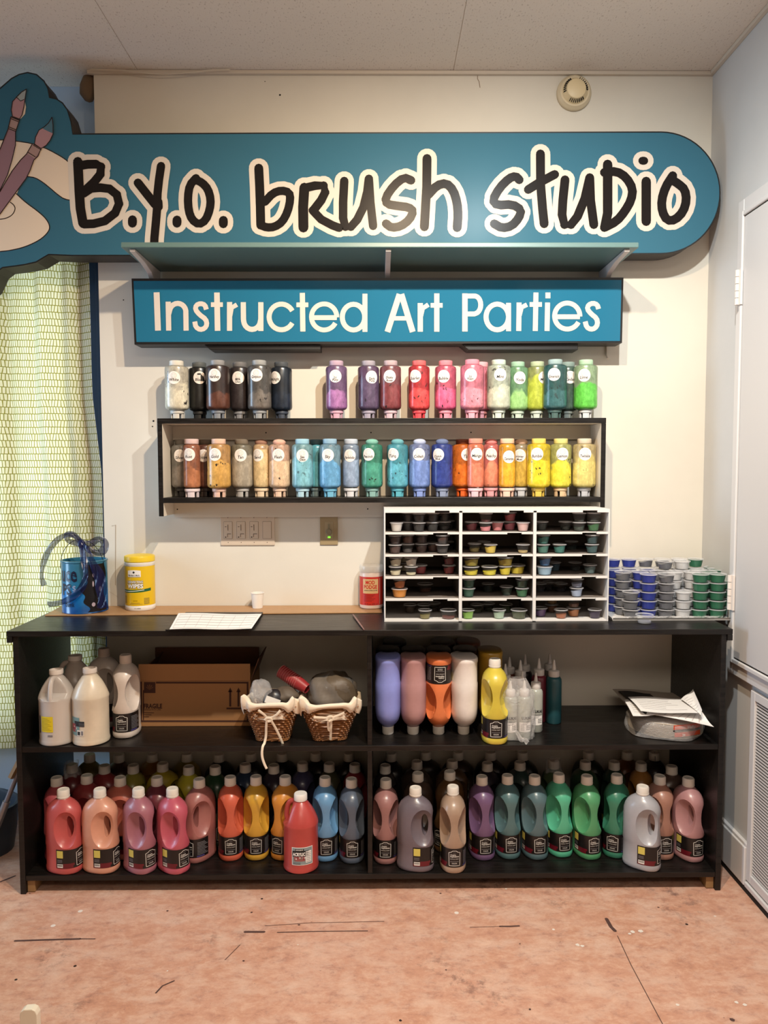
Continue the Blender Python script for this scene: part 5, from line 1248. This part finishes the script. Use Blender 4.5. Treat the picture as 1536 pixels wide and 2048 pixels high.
t = thing('glue_jar', 'tall glue jar with a red label and clear lid beside the white organizer', 'jar', (-.029, -.056, ZH))
GLUE = pm('glue_white', (226, 204, 190), .3)
obj('jar', M().lathe([(.040, 0), (.0445, .004), (.0455, .012), (.0455, .136), (.043, .141), (.042, .143)], 40), GLUE, t)
obj('lid', M().lathe([(.0460, .1435), (.0465, .145), (.0465, .164), (.0445, .168), (.040, .169), (.001, .1695)], 40), mat_clear('clear_lid', (232, 226, 216), .45, .2), t)
f = lambda x, y, l=.0006: ((.0456+l)*math.sin(x/.0456), -(.0456+l)*math.cos(x/.0456), y)
b = M(); b.grid(lambda u, v: f(-.066+.132*u, .016+.110*v, .0003), 30, 1, 0); b.grid(lambda u, v: f(-.034+.062*u, .062+.056*v, .0008), 14, 1, 1)
put_text(b, 'MOD', .020, lambda x, y: f(x, y, .0012), 0, -.004, .105, width=.036, bold=.0006); put_text(b, 'PODGE', .020, lambda x, y: f(x, y, .0012), 0, -.003, .0875, width=.052, bold=.0006); put_text(b, 'GLOSS-LUSTRE-LUSTRE', .006, lambda x, y: f(x, y, .0012), 2, -.002, .074, width=.052, bold=.0001)
for k in range(6): b.grid(lambda u, v: f(-.030+(.046-.007*(k % 3))*u, .056-.005*k+.0014*v, .0008), 6, 1, 3)
put_text(b, '16 fl oz 473 ml', .007, lambda x, y: f(x, y, .0010), 2, 0, .021, width=.052); b.grid(lambda u, v: f(.034+.004*u, .020+.100*v, .0008), 2, 1, 4)
obj('label', b, [pm('jar_red_label', (206, 44, 26), .4), pm('jar_cream_label', (226, 186, 128), .5), INK, pm('jar_dark_red', (120, 22, 20), .5), pm('jar_pink', (220, 150, 130), .5)], t, angle=180)

# calendar on a black folder, brush handle
def cz(u, v, z): p = atZ(u, v, z); return p
t = thing('calendar_sheet', 'white month calendar sheet lying on a black folder near the board edge', 'calendar', (0, 0, 0))
A_, B_, C_, D_ = cz(357, 1226, HC+.012), cz(523, 1228, HC+.012), cz(503, 1257, HC+.012), cz(339, 1258, HC+.012)
b = M()
def cf(u, v, l=0): p = D_.lerp(C_, u).lerp(A_.lerp(B_, u), v); return (p.x, p.y, HC+.0115+.0015*math.sin(u*7)+l)
b.grid(lambda u, v: cf(u, v), 20, 6, 0); b.grid(lambda u, v: cf(u, v, -.0012), 20, 6, 0)
for k in range(8): b.grid(lambda u, v: cf(.03+.134*k+.004*u, .06+.82*v, .0005), 1, 6, 1)
for k in range(6): b.grid(lambda u, v: cf(.03+.94*u, .06+.164*k+.016*v, .0006), 20, 1, 1)
obj('sheet', b, [PAPER, LINE], t, angle=180)
b = M(); f0 = [cz(372, 1229, HC), cz(526, 1229, HC), cz(500, 1262, HC), cz(331, 1262, HC)]
b.add([(p.x, p.y, HC+.0008+ (.004 if i < 2 else 0)) for i, p in enumerate(f0)]+[(p.x, p.y, HC+.0052+(.004 if i < 2 else 0)) for i, p in enumerate(f0)], [(0,1,2,3),(7,6,5,4),(0,4,5,1),(1,5,6,2),(2,6,7,3),(3,7,4,0)])
tag(obj('black_folder', b, BLK, smooth=False), 'black folder under the month calendar sheet', 'folder')
a_, c_ = cz(706, 1229, HC+.006), cz(728, 1259, HC+.004)
b = M(); b.tube([a_, a_.lerp(c_, .3), a_.lerp(c_, .8), c_], [.0022, .0036, .0030, .0018], 10); tag(obj('brush_handle', b, pm('mauve_brush_wood', (128, 92, 88), .4)), 'slim mauve brush handle lying slanted near the organizer', 'brush')

# switch plates
PLT = pm('switch_plate_ivory', (206, 188, 168), .4)
xa, xb = -.625, -.411; cx_ = (xa+xb)/2
t = thing('switch_plate', 'wide ivory four gang switch plate on the wall above the hardboard', 'switch plate', (cx_, 0, 1.231))
w_ = (xb-xa)/2
obj('plate', M().box(-w_, w_, -.006, -.0005, -.061, .061), PLT, t, smooth=False, bevel=.002)
for k in range(4):
    x = -w_+.030+k*(2*w_-.060)/3; b = M(); W_, H_ = .0165, .0335
    b.box(x-W_, x+W_, -.0075, -.0062, -H_, H_); b2 = obj('decora_insert', b, PLT, t, smooth=False, bevel=.0008)
    b = M()
    for z0, z1, xx0, xx1 in ((-H_, H_, -W_-.0008, -W_), (-H_, H_, W_, W_+.0008), (-H_-.0008, -H_, -W_, W_), (H_, H_+.0008, -W_, W_)): b.box(x+xx0, x+xx1, -.0064, -.0061, z0, z1)
    if k < 3:
        b.box(x-.001, x+.001, -.0082, -.0075, -.002, .022); b.box(x-.012, x-.006, -.0082, -.0075, .012, .014); b.box(x-.003, x+.012, -.0082, -.0075, -.016, -.014); b.box(x-.003, x-.0015, -.0082, -.0075, -.028, -.016)
        b.box(x-.012, x-.007, -.0082, -.0075, -.030, -.026)
    for z in (-.049, .049): b.add([(x+.0018*math.cos(i), -.0064, z+.0018*math.sin(i)) for i in range(6)], [tuple(range(6))])
    obj('slots', b, pm('slot_dark', (70, 56, 46), .6), b2, smooth=False)
pc_ = atY(658, 1060, 0)
t = thing('dimmer_plate', 'single olive ivory dimmer plate with a small green light on the wall', 'switch plate', (pc_.x, 0, 1.229))
obj('plate', M().box(-.0355, .0355, -.006, -.0005, -.058, .058), pm('aged_dimmer_plate', (158, 138, 104), .4), t, smooth=False, bevel=.002)
b = M(); b.box(-.0165, .0165, -.0072, -.0062, -.0335, .0335); o = obj('insert', b, pm('dimmer_insert', (166, 148, 116), .4), t, smooth=False, bevel=.0006)
b = M(); b.lathe([(.0125, .0072), (.012, .016), (.010, .018), (.001, .018)], 24); onwall(b); b.v = [(x, y, z-.006) for x, y, z in b.v]; b.box(-.004, .004, -.010, -.0073, .006, .026)
obj('knob', b, pm('dimmer_knob', (134, 122, 96), .4), t)
gm = bpy.data.materials.new('green_indicator'); gm.use_nodes = True; gb = gm.node_tree.nodes['Principled BSDF']; gb.inputs['Emission Color'].default_value = (.25, 1, .05, 1); gb.inputs['Emission Strength'].default_value = 1.5; gb.inputs['Base Color'].default_value = (.1, .5, .05, 1)
obj('indicator_light', M().box(-.004, .006, -.0095, -.0073, -.030, -.024), gm, t, smooth=False)

# ------------------------------------------------------------------ white cubby organizer
OX0, OX1, OY0, OY1, OZ0, OZ1 = .020, .822, -.318, -.030, HC+.001, HC+.404
t = thing('cubby_organizer', 'white cardboard organizer with fifteen cubbies full of portion cups', 'organizer', ((OX0+OX1)/2, -.17, OZ0))
def duo(name, bl):
    b = M()
    for q, m in bl: b.box(*q, m)
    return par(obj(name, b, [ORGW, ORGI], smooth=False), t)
TH = .004
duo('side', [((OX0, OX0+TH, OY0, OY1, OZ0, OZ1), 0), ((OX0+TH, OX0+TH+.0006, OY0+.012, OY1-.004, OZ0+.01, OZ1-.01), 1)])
duo('side', [((OX1-TH, OX1, OY0, OY1, OZ0, OZ1), 0)])
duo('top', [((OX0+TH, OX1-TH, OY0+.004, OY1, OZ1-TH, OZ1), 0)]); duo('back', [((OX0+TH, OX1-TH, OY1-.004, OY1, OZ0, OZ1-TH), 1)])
cols = [OX0+TH, OX0+.272, OX0+.536, OX1-TH]; rows = [OZ0+(OZ1-OZ0-.006)*k/5 for k in range(6)]
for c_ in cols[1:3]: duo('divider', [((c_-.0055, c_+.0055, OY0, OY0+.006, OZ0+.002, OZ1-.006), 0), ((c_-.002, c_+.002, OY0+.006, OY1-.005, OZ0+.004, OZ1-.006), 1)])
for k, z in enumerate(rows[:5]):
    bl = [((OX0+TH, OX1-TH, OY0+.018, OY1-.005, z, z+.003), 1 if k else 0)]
    for c in range(3):
        a, e = cols[c]+(.006 if c else .0005), cols[c+1]-(.006 if c < 2 else .0005); n0 = e-.092; n1 = e-.040
        bl += [((a, e, OY0+.012, OY0+.018, z, z+.0032), 0)]
        if k: bl += [((a, n0, OY0+.002, OY0+.012, z-.004, z+.0036), 0), ((n1, e, OY0+.002, OY0+.012, z-.004, z+.0036), 0)]
        else: bl += [((a, e, OY0+.002, OY0+.012, z, z+.0050), 0)]
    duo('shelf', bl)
bl = []
for c in range(3):
    a, e = cols[c], cols[c+1]; n0 = e-.092; n1 = e-.040
    bl += [((a, n0, OY0, OY0+.004, OZ1-.012, OZ1), 0), ((n0, n1, OY0, OY0+.004, OZ1-.005, OZ1), 0), ((n1, e, OY0, OY0+.004, OZ1-.012, OZ1), 0)]
duo('front_lip', bl)

# ------------------------------------------------------------------ portion cups
CUPM = mat_clear('clear_cup_plastic', (200, 200, 200), .05, .08)
RIMM = mat_clear('lid_rim_plastic', (226, 226, 230), .48, .1)
LIDM = mat_clear('clear_lid_plastic', (225, 225, 228), .14, .08)
_cm = {}
def cup_meshes(k):
    if k in _cm: return _cm[k]
    rt, rb, h = {'S': (.0232, .0168, .0305), 'L': (.0285, .0220, .0300), 'T': (.0292, .0225, .0295)}[k]
    c = mesh('cup', M().lathe([(rb*.9, .0006), (rb, .0008), (rt-.0012, h-.003), (rt+.0012, h-.0022), (rt+.0014, h-.0006)], 28, caps=False), CUPM)
    l = mesh('lid', M().lathe([(rt+.0016, h-.0018), (rt+.0024, h-.0008), (rt+.0022, h+.0016), (rt+.0006, h+.0022), (rt-.0008, h+.0004)], 28, caps=False).lathe([(rt-.0008, h+.0004), (.001, h+.0004)], 28, m=1, caps=False), [RIMM, LIDM])
    ps = {}
    for i, fr in enumerate((.25, .5, .75, .93)):
        hh = h*fr; re = rb+(rt-rb)*fr
        b = M(); n = 24; b.lathe([(rb*.88, .0012), (rb-.0006, .0016)], n, caps=False)
        base = len(b.v)
        for j in range(n):
            a = 2*math.pi*j/n; dz = hh*(.16*math.sin(a+i)+.08*math.sin(3*a)) if i < 3 else 0; b.v.append(((re-.0012)*math.cos(a), (re-.0012)*math.sin(a), hh+dz))
        for j in range(n): b.f.append((n+j, n+(j+1) % n, base+(j+1) % n, base+j)); b.m.append(0)
        b.f.append(tuple(range(base, base+n))); b.m.append(0); b.f.append(tuple(range(n-1, -1, -1))); b.m.append(0)
        ps[i] = mesh('paint', b, WHITE)
    _cm[k] = (c, l, ps, h); return _cm[k]
def pcup(X, Y, z, k, fill, rgb, desc, group, lid=True):
    c, l, ps, h = cup_meshes(k)
    t = link('portion_cup', c, None, (X, Y, z+.0004)); tag(t, desc, 'cup', group)
    if fill is not None:
        o = link('paint', ps[fill], t); omat(o, pmat(rgb))
    if lid: link('lid', l, t)
    return t
Z_ = {0: 4, 1: 3, 2: 2, 3: 1, 4: 0}
RN = ['top', 'second', 'third', 'fourth', 'bottom']; CN = ['left', 'middle', 'right']
K1, BR, GR_, TE, DG = (26,24,26), (74,44,38), (84,80,80), (34,110,102), (24,56,44)
# cubby row, column: (pixel column of its middle, tier, place front to back, size, fill, colour, colour name)
CUPS = {
 (0,0): [(793,0,'f','S',3,(222,216,210),'white'),(816,0,'m','S',2,K1,'black'),(838,0,'f','S',2,K1,'black'),(862,0,'f','S',2,K1,'black'),(886,0,'f','S',1,(44,44,46),'charcoal'),(910,0,'f','S',2,K1,'black'),(815,1,'m','S',2,K1,'black'),(838,1,'f','S',2,K1,'black'),(862,1,'f','S',2,K1,'black'),(886,1,'f','S',1,(40,38,40),'charcoal'),(910,1,'f','S',2,K1,'black')],
 (1,0): [(790,0,'f','S',2,BR,'brown'),(813,0,'f','S',1,GR_,'grey'),(838,0,'f','S',2,BR,'brown'),(862,0,'f','S',2,(90,52,40),'reddish brown'),(885,0,'f','S',1,(60,56,56),'dark grey'),(903,0,'b','S',1,K1,'black'),(790,1,'f','S',2,(50,32,34),'dark brown'),(814,1,'f','S',2,(92,52,36),'rust brown'),(838,1,'f','S',2,(56,34,34),'maroon brown'),(862,1,'f','S',2,BR,'brown'),(893,1,'m','S',1,(58,54,54),'smoky grey')],
 (2,0): [(791,0,'f','S',1,(228,216,180),'cream'),(808,0,'b','S',2,(176,166,130),'dull cream'),(822,0,'f','S',0,(232,222,186),'ivory'),(841,0,'m','S',2,(150,34,44),'red'),(898,0,'m','S',2,(140,20,28),'deep red'),(791,1,'f','S',2,(196,186,160),'beige smeared'),(808,1,'b','S',2,(170,160,134),'dull beige'),(822,1,'f','S',2,(206,198,186),'pale grey'),(896,1,'b','S',2,(110,22,30),'dark red')],
 (3,0): [(799,0,'f','L',3,(226,138,30),'bright orange'),(803,1,'m','S',2,(186,96,30),'burnt orange'),(850,0,'b','L',1,(90,44,26),'dark orange')],
 (4,0): [(820,0,'b','S',2,(84,66,52),'brown'),(845,0,'b','S',1,(60,54,50),'grey brown'),(866,0,'b','S',1,(64,56,54),'smoky brown'),(850,0,'f','S',1,(134,124,66),'olive'),(897,0,'f','L',0,(128,78,72),'rose')],
 (0,1): [(943,0,'m','S',2,(150,56,70),'dark rose'),(971,0,'f','S',1,(226,130,140),'rose pink'),(994,0,'f','S',3,(226,130,136),'pink'),(1018,0,'m','S',2,(196,96,116),'deep pink'),(1046,0,'f','S',3,(236,194,190),'pale pink'),(967,1,'m','S',0,(120,60,66),'faded rose'),(1010,1,'m','S',2,(190,84,92),'coral rose')],
 (1,1): [(949,0,'m','S',1,(166,150,78),'dull yellow'),(968,0,'b','S',1,(120,104,60),'olive yellow'),(981,0,'f','S',2,(226,196,66),'sunny yellow'),(1046,0,'f','S',0,(214,186,120),'sand yellow')],
 (2,1): [(942,0,'f','L',1,(226,208,30),'yellow'),(979,0,'f','L',1,(230,216,34),'lemon yellow'),(1007,0,'f','S',2,(232,212,30),'bright yellow'),(1034,0,'f','L',2,(224,200,34),'golden yellow'),(950,1,'b','L',2,(150,134,24),'dim yellow'),(985,1,'b','L',2,(156,140,26),'dim gold'),(1031,1,'f','L',2,(206,176,38),'old gold')],
 (3,1): [(937,0,'f','S',3,(16,84,62),'bottle green'),(976,0,'b','S',2,(28,50,46),'black green'),(1013,0,'m','S',2,(36,64,50),'shadow green'),(1044,0,'f','S',2,(38,112,64),'green'),(937,1,'f','S',3,(20,76,56),'deep green'),(1044,1,'f','S',2,(34,64,42),'forest green')],
 (4,1): [(934,0,'f','S',2,(134,190,70),'lime green'),(954,0,'b','S',1,(84,90,66),'olive'),(976,0,'b','S',1,(70,78,58),'dark olive'),(998,0,'f','S',2,(176,204,180),'mint'),(1012,0,'b','S',2,(80,96,66),'moss'),(1038,0,'f','L',2,(86,94,66),'dull olive')],
 (0,2): [(1083,0,'m','S',2,(34,44,40),'blackish green'),(1131,0,'m','S',1,(40,50,44),'smoky green'),(1158,0,'f','S',1,(48,62,52),'dark grey green'),(1184,0,'f','S',2,(48,112,62),'fresh green'),(1158,1,'m','S',0,(60,66,60),'clear grey'),(1184,1,'m','S',0,(64,70,66),'clear smoky')],
 (1,2): [(1086,0,'f','S',2,(60,124,110),'sea green'),(1119,0,'f','S',2,(34,118,108),'teal'),(1143,0,'b','S',1,(40,60,60),'dark teal'),(1184,0,'f','S',2,(44,88,92),'petrol'),(1086,1,'f','S',2,TE,'deep teal'),(1176,1,'m','S',2,(34,72,78),'dark petrol')],
 (2,2): [(1089,0,'f','L',3,(150,188,216),'light blue'),(1109,0,'b','S',2,(60,96,116),'slate blue'),(1150,0,'b','S',1,(66,72,78),'grey'),(1180,0,'m','S',2,(88,116,120),'grey teal'),(1087,1,'f','S',2,(48,104,160),'mid blue')],
 (3,2): [(1080,0,'b','S',1,(64,66,76),'slate'),(1098,0,'b','S',1,(56,58,68),'dark slate'),(1122,0,'b','S',1,(54,54,66),'dusk grey'),(1153,0,'f','S',2,(166,184,216),'periwinkle'),(1152,1,'f','S',1,(140,152,180),'pale periwinkle')],
 (4,2): [(1081,0,'m','S',2,(98,62,120),'violet'),(1103,0,'b','S',2,(120,70,40),'brown orange'),(1122,0,'f','S',1,(176,98,58),'terracotta'),(1147,0,'m','S',2,(204,124,62),'orange'),(1192,0,'f','S',2,(58,42,72),'dark purple'),(1106,1,'b','S',1,(150,104,46),'ochre'),(1146,1,'m','S',1,(122,76,52),'tan brown')]}
PLn = {'f': 'at the front', 'm': 'set back', 'b': 'at the back'}
for (r, c), L_ in CUPS.items():
    z = rows[Z_[r]]+.0035; xlo, xhi = cols[c]+.006, cols[c+1]-.006
    done = []
    for u, tier, pl, kz, fill, rgb, cn in L_:
        Y = {'f': OY0+.044, 'm': OY0+.080, 'b': OY0+.155}[pl]; vv = 1040+45*r
        X = atY(u, vv, Y).x; rr = .0260 if kz == 'S' else .0312
        X = min(max(X, xlo+rr), xhi-rr)
        if tier == 0:
            for it in range(40):
                for (x2, y2, r2) in done:
                    d_ = math.hypot(X-x2, Y-y2)
                    if d_ < rr+r2: Y = min(OY1-.03, Y+.004) if abs(X-x2) < rr+r2-.006 else Y; X += .0008*(1 if X > x2 else -1); X = min(max(X, xlo+rr), xhi-rr)
            done.append((X, Y, rr))
        else:
            near = min(done, key=lambda q: abs(q[0]-X)+abs(q[1]-Y)); X, Y = near[0]+.0008, near[1]
        where = (PLn[pl]+' of' if tier == 0 else 'stacked second in')
        pcup(X, Y, z+tier*.0335, kz, fill, rgb, '%s portion cup %s the %s row %s cubby' % (cn, where, RN[r], CN[c]), 'portion cups in the white organizer')

# tray of stacked cups at the right
TX0, TX1, TY0 = .842, 1.276, -.305
b = M(); zt = HC+.001
b.box(TX0, TX1, TY0, -.012, zt, zt+.003)
b.add([(TX0, TY0, zt+.003), (TX1, TY0, zt+.003), (TX1, TY0-.006, zt+.010), (TX0, TY0-.006, zt+.010)], [(0, 1, 2, 3), (3, 2, 1, 0)])
b.add([(TX0, TY0, zt+.003), (TX0, -.02, zt+.003), (TX0-.006, -.02, zt+.014), (TX0-.006, TY0-.006, zt+.012)], [(0, 1, 2, 3), (3, 2, 1, 0)])
tag(obj('plastic_tray', b, pm('tray_white', (220, 218, 214), .35), smooth=False), 'flat white tray under the stacked paint cups at the right', 'tray')
b = M(); b.grid(lambda u, v: (TX0+.004+.40*u, -.300+.020*v+.004*math.sin(u*40), zt+.0045+.010*abs(math.sin(u*27+v*5))*(1-.3*v)), 80, 6)
tag(obj('plastic_film', b, WRAP, angle=180), 'crumpled clear film along the front of the white tray', 'plastic film')
BLUE, SIL, WHI, GRE = (2,38,168), (104,106,114), (226,226,228), (2,112,72)
CNM = {BLUE: 'blue', SIL: 'silver grey', WHI: 'white', GRE: 'green'}
NUM = ['one', 'two', 'three', 'four', 'five', 'six']
STK_ = [('front', -.268, [(1262,3,SIL),(1297,5,BLUE),(1332,5,SIL),(1366,3,WHI),(1400,5,GRE),(1434,5,GRE)]),
        ('second', -.206, [(1245,5,SIL),(1279,5,BLUE),(1314,5,SIL),(1348,5,WHI),(1382,5,WHI),(1416,5,GRE),(1450,4,GRE)]),
        ('third', -.144, [(1229,5,BLUE),(1262,5,SIL),(1296,5,BLUE),(1329,6,SIL),(1363,6,WHI),(1396,5,WHI),(1430,5,GRE)]),
        ('back', -.082, [(1224,6,BLUE),(1257,6,BLUE),(1290,6,SIL),(1323,6,SIL),(1356,6,WHI),(1389,6,GRE),(1422,5,GRE)])]
ORD2 = ['lowest', 'second', 'third', 'fourth', 'fifth', 'sixth']; COLN = ['first', 'second', 'third', 'fourth', 'fifth', 'sixth', 'seventh']
for rn, Y, L_ in STK_:
    for ci, (u, n_, rgb) in enumerate(L_):
        X = atY(u, 1190, Y).x; X = max(X, .873 if ci == 0 else X)
        for k in range(n_):
            pcup(X+random.uniform(-.0016, .0016), Y+random.uniform(-.0016, .0016), zt+.0034+k*.0322, 'T', 3 if rgb != SIL else 2, rgb, '%s cup, %s from below in the %s stack of the %s row' % (CNM[rgb], ORD2[k], COLN[ci], rn), 'stacked paint cups on the tray')
p = atZ(1288, 1246, HC); pcup(p.x, TY0-.045, HC+.0004, 'T', 0, (150,152,158), 'nearly empty clear cup standing in front of the tray', 'stacked paint cups on the tray')
